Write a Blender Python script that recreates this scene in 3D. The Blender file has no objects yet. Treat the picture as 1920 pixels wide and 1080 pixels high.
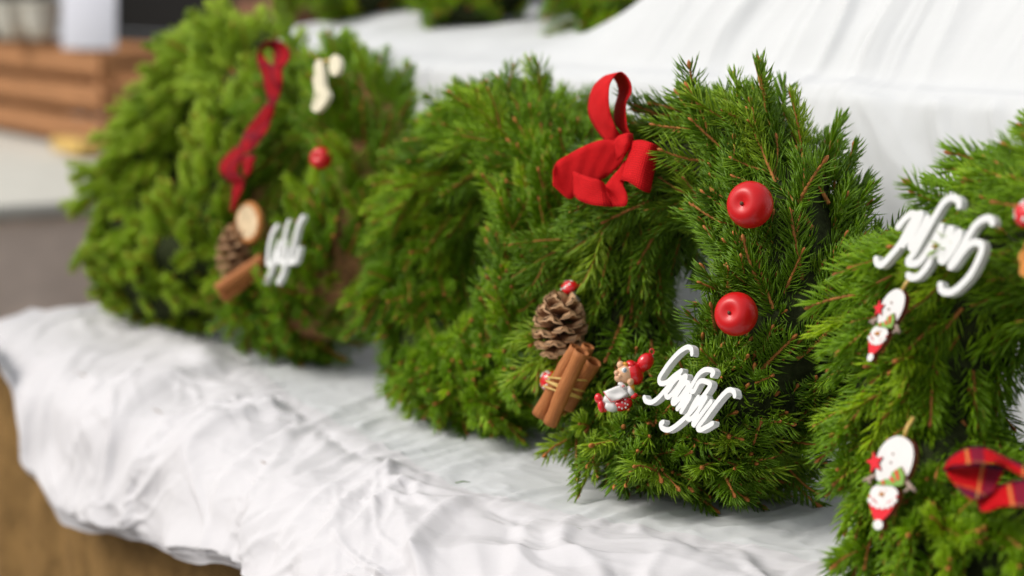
import bpy, bmesh, math, random
import numpy as np
from mathutils import Vector, Matrix

SC = bpy.context.scene
COL = SC.collection
PI = math.pi

# ------------------------------------------------------------------ camera
HEAD = math.radians(32.0)            # angle between the optical axis and the row of wreaths
PITCH = math.radians(8.7)
CAM = np.array([1.138, -0.877, 0.375])
FWD_H = np.array([-math.cos(HEAD), math.sin(HEAD), 0.0])
RIGHT = np.array([math.sin(HEAD), math.cos(HEAD), 0.0])
FWD = FWD_H * math.cos(PITCH) + np.array([0, 0, -math.sin(PITCH)])
UP = np.cross(RIGHT, FWD)
FPX = 3600.0                          # focal length in photo pixels (67.5 mm on 36 mm / 1920 px)

cam_d = bpy.data.cameras.new('camera')
cam_d.sensor_width = 36.0
cam_d.lens = 67.5
cam_d.clip_start = 0.05
cam_d.clip_end = 200
cam_d.dof.use_dof = True
cam_d.dof.focus_distance = 1.315
cam_d.dof.aperture_fstop = 3.9
cam_d.dof.aperture_blades = 0
cam_o = bpy.data.objects.new('camera', cam_d)
COL.objects.link(cam_o)
cam_o.matrix_world = Matrix(((RIGHT[0], UP[0], -FWD[0], CAM[0]), (RIGHT[1], UP[1], -FWD[1], CAM[1]),
                             (RIGHT[2], UP[2], -FWD[2], CAM[2]), (0, 0, 0, 1)))
SC.camera = cam_o

# ------------------------------------------------------------------ light
SUN_EL = math.radians(44)
SUN_DIR = np.array([-0.34, -0.94, 0.0])           # horizontal direction towards the sun
SUN_DIR /= np.linalg.norm(SUN_DIR)
world = bpy.data.worlds.new('World')
SC.world = world
world.use_nodes = True
nt = world.node_tree
nt.nodes.clear()
sky = nt.nodes.new('ShaderNodeTexSky')
sky.sky_type = 'NISHITA'
sky.sun_disc = False
sky.sun_elevation = SUN_EL
sky.sun_rotation = math.atan2(SUN_DIR[0], SUN_DIR[1])
sky.air_density = 1.0
sky.dust_density = 6.0
sky.ozone_density = 0.6
hs = nt.nodes.new('ShaderNodeHueSaturation')      # thin cloud takes most of the blue out
hs.inputs['Saturation'].default_value = 0.40
bg = nt.nodes.new('ShaderNodeBackground')
bg.inputs['Strength'].default_value = 0.115
wo = nt.nodes.new('ShaderNodeOutputWorld')
cl = nt.nodes.new('ShaderNodeMix'); cl.data_type = 'RGBA'; cl.inputs[0].default_value = 0.5
cl.inputs[7].default_value = (5.2, 5.3, 5.5, 1)       # even cloud cover
nt.links.new(sky.outputs[0], hs.inputs['Color'])
nt.links.new(hs.outputs[0], cl.inputs[6])
nt.links.new(cl.outputs[2], bg.inputs['Color'])
nt.links.new(bg.outputs[0], wo.inputs['Surface'])
sun_d = bpy.data.lights.new('sun', 'SUN')
sun_d.energy = 1.4
sun_d.angle = math.radians(22)
sun_d.color = (1.0, 0.95, 0.88)
sun_o = bpy.data.objects.new('sun', sun_d)
COL.objects.link(sun_o)
sv = Vector((SUN_DIR[0] * math.cos(SUN_EL), SUN_DIR[1] * math.cos(SUN_EL), math.sin(SUN_EL)))
sun_o.rotation_euler = sv.to_track_quat('Z', 'Y').to_euler()
sun_o.location = sv * 5

vs = SC.view_settings
vs.view_transform = 'Standard'
vs.look = 'None'
vs.gamma = 1.0
vs.use_curve_mapping = False
vs.exposure = 0.37
SC.cycles.max_bounces = 8
SC.cycles.use_denoising = True

# ------------------------------------------------------------------ helpers
def nrm(v):
    v = np.asarray(v, float)
    return v / (np.linalg.norm(v) + 1e-12)

def ray(px, py):
    return FWD + RIGHT * ((px - 960) / FPX) + UP * ((540 - py) / FPX)

def on_plane(px, py, p0, n):
    d = ray(px, py)
    t = np.dot(np.asarray(p0) - CAM, n) / np.dot(d, n)
    return CAM + d * t

def at_depth(px, py, depth):
    return CAM + ray(px, py) * depth

def depth_of(p):
    return float(np.dot(np.asarray(p) - CAM, FWD))

def mesh_from(name, V, F, mats=(), fmat=None, smooth=True, uv=None, attr=None):
    me = bpy.data.meshes.new(name)
    me.from_pydata([tuple(map(float, v)) for v in V], [], [tuple(map(int, f)) for f in F])
    for m in mats:
        me.materials.append(m)
    if fmat is not None:
        me.polygons.foreach_set('material_index', np.asarray(fmat, dtype=np.int32))
    if smooth:
        me.polygons.foreach_set('use_smooth', np.ones(len(me.polygons), dtype=bool))
    if uv is not None:
        lay = me.uv_layers.new(name='UVMap')
        li = np.empty(len(me.loops), dtype=np.int32)
        me.loops.foreach_get('vertex_index', li)
        lay.data.foreach_set('uv', np.asarray(uv, dtype=np.float32)[li].ravel())
    if attr is not None:
        for k, a in attr.items():
            at = me.attributes.new(k, 'FLOAT', 'POINT')
            at.data.foreach_set('value', np.asarray(a, dtype=np.float32))
    me.update()
    return me

def link(name, data, parent=None, mat4=None):
    o = bpy.data.objects.new(name, data)
    COL.objects.link(o)
    if parent is not None:
        o.parent = parent
    if mat4 is not None:
        o.matrix_basis = mat4
    return o

def tag(o, label=None, cat=None, group=None, kind=None):
    if label: o['label'] = label
    if cat: o['category'] = cat
    if group: o['group'] = group
    if kind: o['kind'] = kind
    return o

def thing(name, base, label, cat, group=None):
    o = bpy.data.objects.new(name, None)
    o.empty_display_size = 0.02
    o.location = tuple(map(float, base))
    COL.objects.link(o)
    return tag(o, label, cat, group)

class MB:
    """collects shapes given in world coordinates; build() makes one mesh relative to the parent"""
    def __init__(s):
        s.V = []; s.F = []; s.M = []; s.UV = []
    def add(s, V, F, m=0, uv=None):
        o = len(s.V)
        s.V += [np.asarray(v, float) for v in V]
        s.F += [tuple(i + o for i in f) for f in F]
        s.M += [m] * len(F)
        s.UV += [tuple(u) for u in uv] if uv is not None else [(0, 0)] * len(V)
        return s
    def box(s, c, ax, size, m=0, bev=0.0):
        c = np.asarray(c, float); a = [nrm(v) for v in ax]; h = [x / 2 for x in size]
        if bev <= 0:
            V = [c + a[0] * h[0] * i + a[1] * h[1] * j + a[2] * h[2] * k for i in (-1, 1) for j in (-1, 1) for k in (-1, 1)]
            F = [(0, 1, 3, 2), (4, 6, 7, 5), (0, 4, 5, 1), (2, 3, 7, 6), (0, 2, 6, 4), (1, 5, 7, 3)]
            return s.add(V, F, m)
        bm = bmesh.new()
        bmesh.ops.create_cube(bm, size=1)
        for v in bm.verts:
            v.co = Vector((v.co.x * size[0], v.co.y * size[1], v.co.z * size[2]))
        bmesh.ops.bevel(bm, geom=bm.edges[:], offset=bev, segments=2, affect='EDGES', profile=.5)
        V = [c + a[0] * v.co.x + a[1] * v.co.y + a[2] * v.co.z for v in bm.verts]
        F = [tuple(v.index for v in f.verts) for f in bm.faces]
        bm.free()
        return s.add(V, F, m)
    def ell(s, c, ax, rad, m=0, nu=20, nv=12, f=None):
        c = np.asarray(c, float); a = [nrm(v) for v in ax]
        V = []; F = []
        for j in range(nv + 1):
            t = PI * j / nv
            for i in range(nu):
                p = 2 * PI * i / nu
                d = np.array([math.sin(t) * math.cos(p), math.sin(t) * math.sin(p), math.cos(t)])
                k = f(d) if f else 1.0
                V.append(c + k * (a[0] * rad[0] * d[0] + a[1] * rad[1] * d[1] + a[2] * rad[2] * d[2]))
        for j in range(nv):
            for i in range(nu):
                F.append((j * nu + i, (j + 1) * nu + i, (j + 1) * nu + (i + 1) % nu, j * nu + (i + 1) % nu))
        return s.add(V, F, m)
    def lathe(s, c, axis, prof, m=0, n=24, ref=(0, 0, 1)):
        c = np.asarray(c, float); z = nrm(axis)
        x = np.cross(z, ref)
        if np.linalg.norm(x) < 1e-3: x = np.cross(z, (1, 0, 0))
        x = nrm(x); y = np.cross(z, x)
        V = []; F = []
        for (r, h) in prof:
            for i in range(n):
                p = 2 * PI * i / n
                V.append(c + z * h + (x * math.cos(p) + y * math.sin(p)) * r)
        for j in range(len(prof) - 1):
            for i in range(n):
                F.append((j * n + i, j * n + (i + 1) % n, (j + 1) * n + (i + 1) % n, (j + 1) * n + i))
        return s.add(V, F, m)
    def tube(s, pts, r, m=0, n=8, closed=False):
        P = [np.asarray(p, float) for p in pts]; N = len(P)
        rr = r if hasattr(r, '__len__') else [r] * N
        V = []; F = []; prev = None
        for k in range(N):
            a = P[(k - 1) % N] if closed or k > 0 else P[k]
            b = P[(k + 1) % N] if closed or k < N - 1 else P[k]
            t = nrm(b - a)
            x = prev - t * np.dot(prev, t) if prev is not None else np.cross(t, (0.3, 0.2, 0.93))
            if np.linalg.norm(x) < 1e-6: x = np.cross(t, (1, 0, 0))
            x = nrm(x); prev = x; y = np.cross(t, x)
            for i in range(n):
                q = 2 * PI * i / n
                V.append(P[k] + (x * math.cos(q) + y * math.sin(q)) * rr[k])
        for k in range(N if closed else N - 1):
            k2 = (k + 1) % N
            for i in range(n):
                F.append((k * n + i, k * n + (i + 1) % n, k2 * n + (i + 1) % n, k2 * n + i))
        if not closed:
            F.append(tuple(range(n - 1, -1, -1)))
            F.append(tuple((N - 1) * n + i for i in range(n)))
        return s.add(V, F, m)
    def build(s, name, mats, parent=None, smooth=True, origin=None):
        if not isinstance(mats, (list, tuple)): mats = [mats]
        if parent is not None:
            o3 = np.array(parent.matrix_world.translation if parent.parent else parent.location)
            if parent.parent: o3 = np.array(parent.parent.location) + np.array(parent.location)
        else:
            o3 = np.mean(np.array(s.V), axis=0)
            if origin is not None: o3 = np.asarray(origin, float)
        V = [v - o3 for v in s.V]
        me = mesh_from(name, V, s.F, mats, s.M, smooth, uv=s.UV)
        ob = link(name, me, parent)
        if parent is None: ob.location = tuple(map(float, o3))
        return ob

def catmull(P, n):
    P = np.asarray(P, float)
    Q = np.vstack([2 * P[0] - P[1], P, 2 * P[-1] - P[-2]])
    out = []
    segs = len(P) - 1
    for k in range(n + 1):
        u = k / n * segs
        i = min(int(u), segs - 1); t = u - i
        p0, p1, p2, p3 = Q[i], Q[i + 1], Q[i + 2], Q[i + 3]
        out.append(0.5 * ((2 * p1) + (-p0 + p2) * t + (2 * p0 - 5 * p1 + 4 * p2 - p3) * t * t + (-p0 + 3 * p1 - 3 * p2 + p3) * t ** 3))
    return np.array(out)

# noise ------------------------------------------------------------
def perlin(x, y, seed=0):
    rs = np.random.RandomState(seed)
    perm = rs.permutation(512)
    ang = rs.rand(512) * 2 * PI
    gx, gy = np.cos(ang), np.sin(ang)
    xi = np.floor(x).astype(int); yi = np.floor(y).astype(int)
    xf = x - xi; yf = y - yi
    def g(ix, iy, dx, dy):
        h = perm[(perm[ix % 512] + iy) % 512]
        return gx[h] * dx + gy[h] * dy
    u = xf ** 3 * (xf * (xf * 6 - 15) + 10); v = yf ** 3 * (yf * (yf * 6 - 15) + 10)
    a = g(xi, yi, xf, yf); b = g(xi + 1, yi, xf - 1, yf)
    c = g(xi, yi + 1, xf, yf - 1); d = g(xi + 1, yi + 1, xf - 1, yf - 1)
    return (a + u * (b - a)) + v * ((c + u * (d - c)) - (a + u * (b - a)))

def fbm(x, y, seed, o=3):
    r = 0; a = 1.0
    for k in range(o):
        r = r + a * perlin(x * 2 ** k, y * 2 ** k, seed + k); a *= .5
    return r

def ridge(x, y, seed, sharp=1.0, ex=1.45):
    return np.clip(1 - np.abs(perlin(x, y, seed)) * 2.6 * sharp, 0, 1) ** ex

def sstep(x, a, b):
    t = np.clip((x - a) / (b - a), 0, 1)
    return t * t * (3 - 2 * t)

# ------------------------------------------------------------------ materials
def new_mat(name, rough=0.5, spec=0.5):
    m = bpy.data.materials.new(name)
    m.use_nodes = True
    n = m.node_tree
    b = n.nodes['Principled BSDF']
    b.inputs['Roughness'].default_value = rough
    b.inputs['Specular IOR Level'].default_value = spec
    return m, n, b

def nz(n, scale, detail=4, rough=.55, coord='Object', sc3=None):
    tc = n.nodes.new('ShaderNodeTexCoord')
    t = n.nodes.new('ShaderNodeTexNoise')
    t.inputs['Scale'].default_value = scale; t.inputs['Detail'].default_value = detail
    t.inputs['Roughness'].default_value = rough
    if sc3:
        mp = n.nodes.new('ShaderNodeMapping'); mp.inputs['Scale'].default_value = sc3
        n.links.new(tc.outputs[coord], mp.inputs[0]); n.links.new(mp.outputs[0], t.inputs[0])
    else:
        n.links.new(tc.outputs[coord], t.inputs[0])
    return t

def ramp(n, src, stops):
    r = n.nodes.new('ShaderNodeValToRGB')
    e = r.color_ramp.elements
    while len(e) > 1: e.remove(e[-1])
    e[0].position = stops[0][0]; e[0].color = (*stops[0][1], 1)
    for p, c in stops[1:]:
        q = e.new(p); q.color = (*c, 1)
    n.links.new(src, r.inputs[0])
    return r

def bump(n, b, src, strength, dist, prev=None):
    k = n.nodes.new('ShaderNodeBump')
    k.inputs['Strength'].default_value = strength; k.inputs['Distance'].default_value = dist
    n.links.new(src, k.inputs['Height'])
    if prev is not None: n.links.new(prev.outputs[0], k.inputs['Normal'])
    n.links.new(k.outputs[0], b.inputs['Normal'])
    return k

def plain(name, c, rough=.5, spec=.5, var=.15, scale=60, bmp=.15, bd=.0006, coat=0):
    m, n, b = new_mat(name, rough, spec)
    t = nz(n, scale)
    r = ramp(n, t.outputs[0], [(.3, tuple(x * (1 - var) for x in c)), (.7, tuple(min(1, x * (1 + var)) for x in c))])
    n.links.new(r.outputs[0], b.inputs['Base Color'])
    if bmp: bump(n, b, t.outputs[0], bmp, bd)
    if coat:
        b.inputs['Coat Weight'].default_value = coat; b.inputs['Coat Roughness'].default_value = .12
    return m

def needle_mat(name, c0, c1, c2):
    m, n, b = new_mat(name, .42, .35)
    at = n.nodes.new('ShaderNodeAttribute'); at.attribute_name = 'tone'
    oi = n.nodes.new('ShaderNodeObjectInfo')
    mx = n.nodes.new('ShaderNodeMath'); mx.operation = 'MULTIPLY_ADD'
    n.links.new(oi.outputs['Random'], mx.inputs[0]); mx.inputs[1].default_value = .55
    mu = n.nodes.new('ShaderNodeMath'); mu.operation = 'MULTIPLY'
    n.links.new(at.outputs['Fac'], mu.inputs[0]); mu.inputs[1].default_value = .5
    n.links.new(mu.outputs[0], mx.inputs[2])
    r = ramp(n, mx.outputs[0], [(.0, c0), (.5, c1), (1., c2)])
    n.links.new(r.outputs[0], b.inputs['Base Color'])
    tr = n.nodes.new('ShaderNodeBsdfTranslucent')
    n.links.new(r.outputs[0], tr.inputs['Color'])
    ms = n.nodes.new('ShaderNodeMixShader'); ms.inputs[0].default_value = .18
    out = n.nodes['Material Output']
    n.links.new(b.outputs[0], ms.inputs[1]); n.links.new(tr.outputs[0], ms.inputs[2])
    n.links.new(ms.outputs[0], out.inputs['Surface'])
    return m

M = {}
M['needle_dark'] = needle_mat('spruce_needle_dark', (.028, .085, .003), (.150, .295, .007), (.39, .56, .026))
M['needle_mid'] = needle_mat('spruce_needle_mid', (.050, .135, .001), (.210, .400, .004), (.43, .62, .010))
M['needle_light'] = needle_mat('fir_needle_light', (.130, .255, .006), (.340, .520, .018), (.52, .68, .050))
M['bark'] = plain('twig_bark', (.44, .17, .042), .7, .3, .35, 300, .3, .0004)
M['bud'] = plain('bud', (.46, .16, .04), .6, .3, .3, 300, .2, .0003)
M['straw'] = plain('straw', (.30, .15, .06), .8, .2, .4, 120, .8, .004)
M['ring_shade'] = plain('shade_toned_ring', (.030, .038, .014), .9, .1, .4, 150, .8, .004)  # straw ring coloured near black: shade between the sprigs put into the colour

def cloth_mat(name, c0, c1):
    m, n, b = new_mat(name, .9, .15)
    t = nz(n, 7, 5)
    r = ramp(n, t.outputs[0], [(.3, c0), (.7, c1)])
    n.links.new(r.outputs[0], b.inputs['Base Color'])
    t2 = nz(n, 45, 3, .5)
    k = bump(n, b, t2.outputs[0], .25, .0025)
    t3 = nz(n, 1100, 2)
    bump(n, b, t3.outputs[0], .10, .0005, k)
    return m
M['cloth'] = cloth_mat('white_cotton', (.59, .605, .615), (.635, .65, .655))
M['cloth_front'] = cloth_mat('white_cotton_front', (.60, .59, .605), (.64, .63, .645))

def weave_mat(name, c, pitch, rough=.85, coord='UV', dark=.55, strength=.8, dist=.0006, plaid=False, mott=.6):
    m, n, b = new_mat(name, rough, .10)
    tc = n.nodes.new('ShaderNodeTexCoord')
    ws = []
    for ax in ('X', 'Y'):
        w = n.nodes.new('ShaderNodeTexWave'); w.wave_type = 'BANDS'; w.bands_direction = ax
        w.inputs['Scale'].default_value = 1 / pitch * PI / 10 * 1.0
        w.inputs['Distortion'].default_value = 1.5; w.inputs['Detail'].default_value = 2; w.inputs['Detail Scale'].default_value = 3
        n.links.new(tc.outputs[coord], w.inputs[0]); ws.append(w)
    mx = n.nodes.new('ShaderNodeMath'); mx.operation = 'MULTIPLY'
    n.links.new(ws[0].outputs['Fac'], mx.inputs[0]); n.links.new(ws[1].outputs['Fac'], mx.inputs[1])
    r = ramp(n, mx.outputs[0], [(0.0, tuple(x * dark for x in c)), (.45, c)])
    col = r.outputs[0]
    t = nz(n, 22, 4, .6, coord)
    mm = n.nodes.new('ShaderNodeMix'); mm.data_type = 'RGBA'; mm.blend_type = 'MULTIPLY'
    mm.inputs[0].default_value = .5
    r2 = ramp(n, t.outputs[0], [(.3, (mott, mott, mott)), (.7, (1, 1, 1))])
    n.links.new(col, mm.inputs[6]); n.links.new(r2.outputs[0], mm.inputs[7])
    col = mm.outputs[2]
    if plaid:
        sx = n.nodes.new('ShaderNodeSeparateXYZ'); n.links.new(tc.outputs[coord], sx.inputs[0])
        for (axis, per, off, wd, cc, f) in plaid:
            a = n.nodes.new('ShaderNodeMath'); a.operation = 'ADD'; a.inputs[1].default_value = off + 10 * per
            n.links.new(sx.outputs[axis], a.inputs[0])
            q = n.nodes.new('ShaderNodeMath'); q.operation = 'MODULO'; q.inputs[1].default_value = per
            n.links.new(a.outputs[0], q.inputs[0])
            l = n.nodes.new('ShaderNodeMath'); l.operation = 'LESS_THAN'; l.inputs[1].default_value = wd
            n.links.new(q.outputs[0], l.inputs[0])
            s = n.nodes.new('ShaderNodeMath'); s.operation = 'MULTIPLY'; s.inputs[1].default_value = f
            n.links.new(l.outputs[0], s.inputs[0])
            x = n.nodes.new('ShaderNodeMix'); x.data_type = 'RGBA'
            n.links.new(s.outputs[0], x.inputs[0]); n.links.new(col, x.inputs[6]); x.inputs[7].default_value = (*cc, 1)
            col = x.outputs[2]
    n.links.new(col, b.inputs['Base Color'])
    bump(n, b, mx.outputs[0], strength, dist)
    return m
M['red_burlap'] = weave_mat('red_jute', (.86, .014, .018), .0017, .7, dark=.62)
PL = [(1, .030, .004, .007, (.02, .015, .05), .75), (0, .034, .006, .008, (.02, .015, .05), .6), (0, .034, .009, .0016, (.70, .45, .12), .5), (1, .030, .0065, .0012, (.70, .45, .12), .3)]
M['plaid'] = weave_mat('red_tartan', (.74, .008, .014), .0012, .6, dark=.8, plaid=PL)
M['plaid_dark'] = weave_mat('dark_red_tartan', (.46, .005, .012), .0012, .6, dark=.8, plaid=[(1, .030, .004, .007, (.03, .008, .03), .5), (0, .045, .006, .010, (.03, .008, .03), .35)])
M['jute'] = weave_mat('brown_jute', (.56, .33, .12), .0036, .95, coord='UV', mott=.12, dark=.34, strength=1, dist=.0015)
M['white_wood'] = plain('white_painted_wood', (.74, .745, .73), .5, .4, .03, 90, .12, .0004)
def apple_mat():
    m, n, b = new_mat('red_lacquer', .34, .45)
    t = nz(n, 45, 3)
    r = ramp(n, t.outputs[0], [(.3, (.52, .003, .005)), (.7, (.62, .006, .008))])
    n.links.new(r.outputs[0], b.inputs['Base Color'])
    bump(n, b, t.outputs[0], .06, .0010)
    return m
M['apple'] = apple_mat()
M['stem'] = plain('dark_stem', (.10, .045, .02), .7)
M['cone'] = plain('cone_scale', (.24, .115, .05), .65, .35, .4, 160, .5, .0008)
M['cone_core'] = plain('cone_core', (.07, .03, .015), .8)
def cinn():
    m, n, b = new_mat('cinnamon_bark', .65, .3)
    t = nz(n, 60, 6, .6, 'UV', (1, 12, 1))
    r = ramp(n, t.outputs[0], [(.25, (.24, .075, .020)), (.55, (.42, .15, .042)), (.8, (.56, .24, .085))])
    n.links.new(r.outputs[0], b.inputs['Base Color']); bump(n, b, t.outputs[0], .4, .0008)
    return m
M['cinnamon'] = cinn()
M['gold'] = plain('straw_gold_thread', (.66, .44, .12), .4, .5, .2, 300, .2, .0003)
M['gloss_red'] = plain('glossy_red', (.66, .006, .012), .2, .5, .06, 40, 0, 0, .5)
M['gloss_white'] = plain('glossy_white', (.76, .74, .72), .3, .5, .04, 40, 0)
M['skin'] = plain('painted_skin', (.72, .42, .24), .35, .5, .08, 90, 0)
M['hair'] = plain('painted_hair', (.75, .36, .04), .4, .4, .2, 200, .3, .001)
M['eye_grey'] = plain('painted_iris', (.28, .36, .42), .25)
M['black'] = plain('painted_black', (.01, .01, .012), .3)
M['pink'] = plain('painted_pink', (.75, .25, .25), .4)
M['flat_red'] = plain('painted_red', (.72, .012, .025), .5, .4, .05, 80, .05)
M['brown_edge'] = plain('stained_edge', (.16, .025, .012), .6)
M['flat_green'] = plain('painted_green', (.20, .38, .06), .5)
M['twig_grey'] = plain('painted_twig', (.36, .26, .21), .6)
M['cream'] = plain('cream_wood', (.74, .68, .50), .6, .3, .1, 120, .3, .0006)
M['slice'] = plain('wood_slice', (.62, .48, .30), .7, .3, .25, 90, .3, .0008)
M['ginger'] = plain('ginger_biscuit', (.62, .26, .06), .7, .3, .2, 120, .4, .001)
M['crate'] = None
def wood(name, c, sc=(1, 1, 14)):
    m, n, b = new_mat(name, .7, .3)
    t = nz(n, 12, 6, .6, 'Object', sc)
    r = ramp(n, t.outputs[0], [(.3, tuple(x * .62 for x in c)), (.7, tuple(x * 1.15 for x in c))])
    n.links.new(r.outputs[0], b.inputs['Base Color']); bump(n, b, t.outputs[0], .3, .002)
    return m
M['crate'] = wood('crate_wood', (.42, .20, .085))
M['box_wood'] = wood('box_wood', (.22, .10, .055))
M['dark_wall'] = wood('dark_timber', (.010, .009, .008))
M['pale_cloth'] = plain('pale_cloth', (.60, .585, .52), .9, .2, .06, 14, .3, .004)
M['grey_cloth'] = plain('grey_brown_cloth', (.90, .74, .62), .95, .2, .10, 14, .3, .004)
M['paper'] = plain('white_card', (.72, .73, .80), .7, .3, .02, 30, 0)
M['paving'] = plain('grey_paving', (.16, .155, .15), .9, .2, .25, 6, .4, .01)
M['shelf_wood'] = wood('shelf_board', (.22, .15, .09))

# ------------------------------------------------------------------ setting: ground, table, cloth, step, stall walls
ZT = 0.0            # top of the cloth on the table
YF = -0.225         # front edge of the table
XE = -1.06          # left end of the table
GZ = -0.80

gm = MB(); gm.box((-2, 0, GZ - .05), np.eye(3), (60, 60, .1)); g = gm.build('ground', M['paving']); g['kind'] = 'structure'

t = thing('table', (0, 0, GZ), 'trestle table under the white cloth with brown burlap front', 'table')
b = MB(); b.box((.10, .28, -.045), np.eye(3), (2.26, .94, .04)); b.build('table_top', M['shelf_wood'], t, smooth=False)
for sx in (-.95, 1.12):
    for sy in (-.12, .68):
        b = MB(); b.box((sx, sy, (GZ - .05) / 2), np.eye(3), (.05, .05, -GZ - .05)); b.build('leg', M['shelf_wood'], t, smooth=False)
# burlap skirt hanging round front and left end
def skirt():
    P = []
    for k in range(260):
        P.append((1.25 - 2.30 * k / 259, YF + .004))
    for k in range(60):
        P.append((XE + .012, YF + .01 + .9 * k / 59))
    V = []; F = []
    nz_ = 40; N = len(P)
    for j in range(nz_ + 1):
        zz = -.012 - (.76) * j / nz_
        for i, (x, y) in enumerate(P):
            s = i * .009
            w = .006 * math.sin(s * 17 + .5 * math.sin(s * 5)) * min(1, j / 10) + .003 * math.sin(s * 53 + zz * 6) * min(1, j / 12)
            if i < 260: V.append((x, y - w - .002, zz))
            else: V.append((x - w - .002, y, zz))
    for j in range(nz_):
        for i in range(N - 1):
            F.append((j * N + i, (j + 1) * N + i, (j + 1) * N + i + 1, j * N + i + 1))
    UVs = [(i * .009, j * .019) for j in range(nz_ + 1) for i in range(N)]
    return V, F, UVs
V, F, UVs = skirt()
b = MB(); b.add(V, F, 0, UVs); o = b.build('burlap_skirt', M['jute'], t)
# the step (a long box under the cloth)
st = thing('display_step', (0, .4, 0), 'raised display step under the white cloth behind the wreaths', 'display step')
b = MB(); b.box((-.15, .53, .135), np.eye(3), (2.5, .58, .27)); b.build('step_box', M['shelf_wood'], st, smooth=False)

HEM_PX = [(-60, 600), (0, 650), (14, 715), (24, 775), (62, 892), (130, 962), (240, 1008), (400, 1040), (480, 1078), (600, 1135), (760, 1200)]
hem = np.array([on_plane(px, py, (0, YF - .045, 0), np.array([0, 1.0, 0])) for px, py in HEM_PX])
print('HEM', np.round(hem, 3).tolist())

def cloth_base(x, s):
    """x along the row, s in 0..5 along the profile: 0 hem, 1 front edge, 2 foot of the step, 3 step edge, 4 upper, 5 back"""
    hang = np.interp(x, hem[:, 0], hem[:, 2])
    hump = sstep(x, -.66, -.36)
    k = len(s)
    key_s = [0, .55, .85, 1.05, 1.3, 1.75, 2.0, 2.12, 2.9, 3.0, 3.1, 3.6, 4.2, 5]
    Y = np.zeros((len(x), k)); Z = np.zeros((len(x), k))
    for i, xx in enumerate(x):
        h = hump[i]
        yb = .115; ye = .195
        ky = [YF - .040, YF - .042, YF - .034, YF - .006, YF + .055, .02, .085, yb, ye - .006, ye + .004, ye + .022, ye + .12 - .02 * h, ye + .26 - .05 * h, .85]
        kz = [hang[i], hang[i] * .52 - .012, -.036, -.010, .001, .001, .001, .012, .288, .300, .304, .322 + .085 * h, .345 + .20 * h, .36 + .42 * h]
        Y[i] = np.interp(s, key_s, ky); Z[i] = np.interp(s, key_s, kz)
    return Y, Z

def smooth1(A, n, axis):
    for _ in range(n):
        B = A.copy()
        if axis == 1: B[:, 1:-1] = (A[:, :-2] + 2 * A[:, 1:-1] + A[:, 2:]) / 4
        else: B[1:-1] = (A[:-2] + 2 * A[1:-1] + A[2:]) / 4
        A = B
    return A

NX, NS = 800, 620
xs = np.linspace(-1.50, 1.05, NX)
# denser sampling where the picture looks
ss = np.concatenate([np.linspace(0, 1, 150, endpoint=False), np.linspace(1, 2, 190, endpoint=False), np.linspace(2, 3, 130, endpoint=False), np.linspace(3, 5, 150)])
Yb, Zb = cloth_base(xs, ss)
def smooth_front(A):
    B = smooth1(A, 420, 1); w_ = (sstep(ss, .12, .4) * (1 - sstep(ss, 1.5, 1.8)))[None, :]
    return A * (1 - w_) + B * w_
Yb = smooth_front(smooth1(Yb, 6, 1)); Zb = smooth_front(smooth1(Zb, 6, 1))
Xb = np.repeat(xs[:, None], NS, 1)
S = np.repeat(ss[None, :], NX, 0)
B3 = np.stack([Xb, Yb, Zb], -1)
du = np.gradient(B3, axis=0); dv = np.gradient(B3, axis=1)
Nn = np.cross(du, dv); Nn /= np.linalg.norm(Nn, axis=-1, keepdims=True) + 1e-12
# metric coordinate along the profile
L = np.concatenate([np.zeros((NX, 1)), np.cumsum(np.linalg.norm(np.diff(B3, axis=1), axis=-1), 1)], 1)
ref = L[:, [149]]
q = L - ref                       # 0 at the front edge
wx = fbm(Xb * 5, q * 5, 11) * .05; wy = fbm(Xb * 5 + 9, q * 5, 21) * .05
X2, Q2 = Xb + wx, q + wy
front = sstep(S, 0.0, .12)
tab = sstep(S, 1.1, 1.4) * (1 - sstep(S, 1.95, 2.1))
stepf = sstep(S, 2.1, 2.3) * (1 - sstep(S, 2.9, 3.0))
upper = sstep(S, 3.05, 3.3)
se = np.interp(xs, [-1.2, -.95, -.68, -.40, -.104, .02, .106, .19, .5, 1.1], [1.62, 1.60, 1.52, 1.40, 1.33, 1.40, 1.48, 1.56, 1.70, 1.72]) + .03 * perlin(xs * 5, xs * 0 + 1.5, 97) + .012 * perlin(xs * 17, xs * 0 + 1.5, 98)
# ---- front cloth: bunched, folds running over the edge
h = .011 * fbm(Xb * 3.6 + q * 2, q * 4.5, 31, 2) * front - .004
h += sstep(S, .6, 1.0) * (1 - sstep(S, 1.25, 1.55)) * (.001 + .007 * perlin(Xb * 5.5 + q * 2, q * 2, 44))
d1 = X2 * .93 + Q2 * .40
d2 = X2 * .70 - Q2 * .70
fade = sstep(Xb, -.95, -.35) * .5 + .6
h += front * .0085 * ridge(d1 * 5.4, Q2 * 1.1, 51, 1.1, 1.4)
h += front * fade * 0.0052 * ridge(d2 * 7.5, (Q2 + X2) * 1.6, 52, 2.0, 1.1)
h += front * fade * .0036 * ridge(d1 * 13, Q2 * 2.4, 56, 2.2, 1.0)
h += front * fade * .0034 * ridge((X2 + Q2 * 1.2) * 11, (Q2 - X2) * 2.4, 58, 2.2, 1.0)
cr = np.clip(.5 + 2.0 * fbm(Xb * 6, q * 7, 57, 2), .1, 1.3) * fade
h += front * cr * .0025 * ridge((X2 - Q2) * 20, (Q2 + X2) * 6, 53, 2.4, 1.0)
h += front * cr * .0019 * ridge((X2 * .3 + Q2) * 26 + 5, (Q2 - X2) * 8, 54, 2.4, 1.0)
h += front * cr * .0014 * ridge((X2 * 1.0 + Q2 * .4) * 40 + 5, (Q2 - X2) * 13, 59, 2.2, 1.0)
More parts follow.
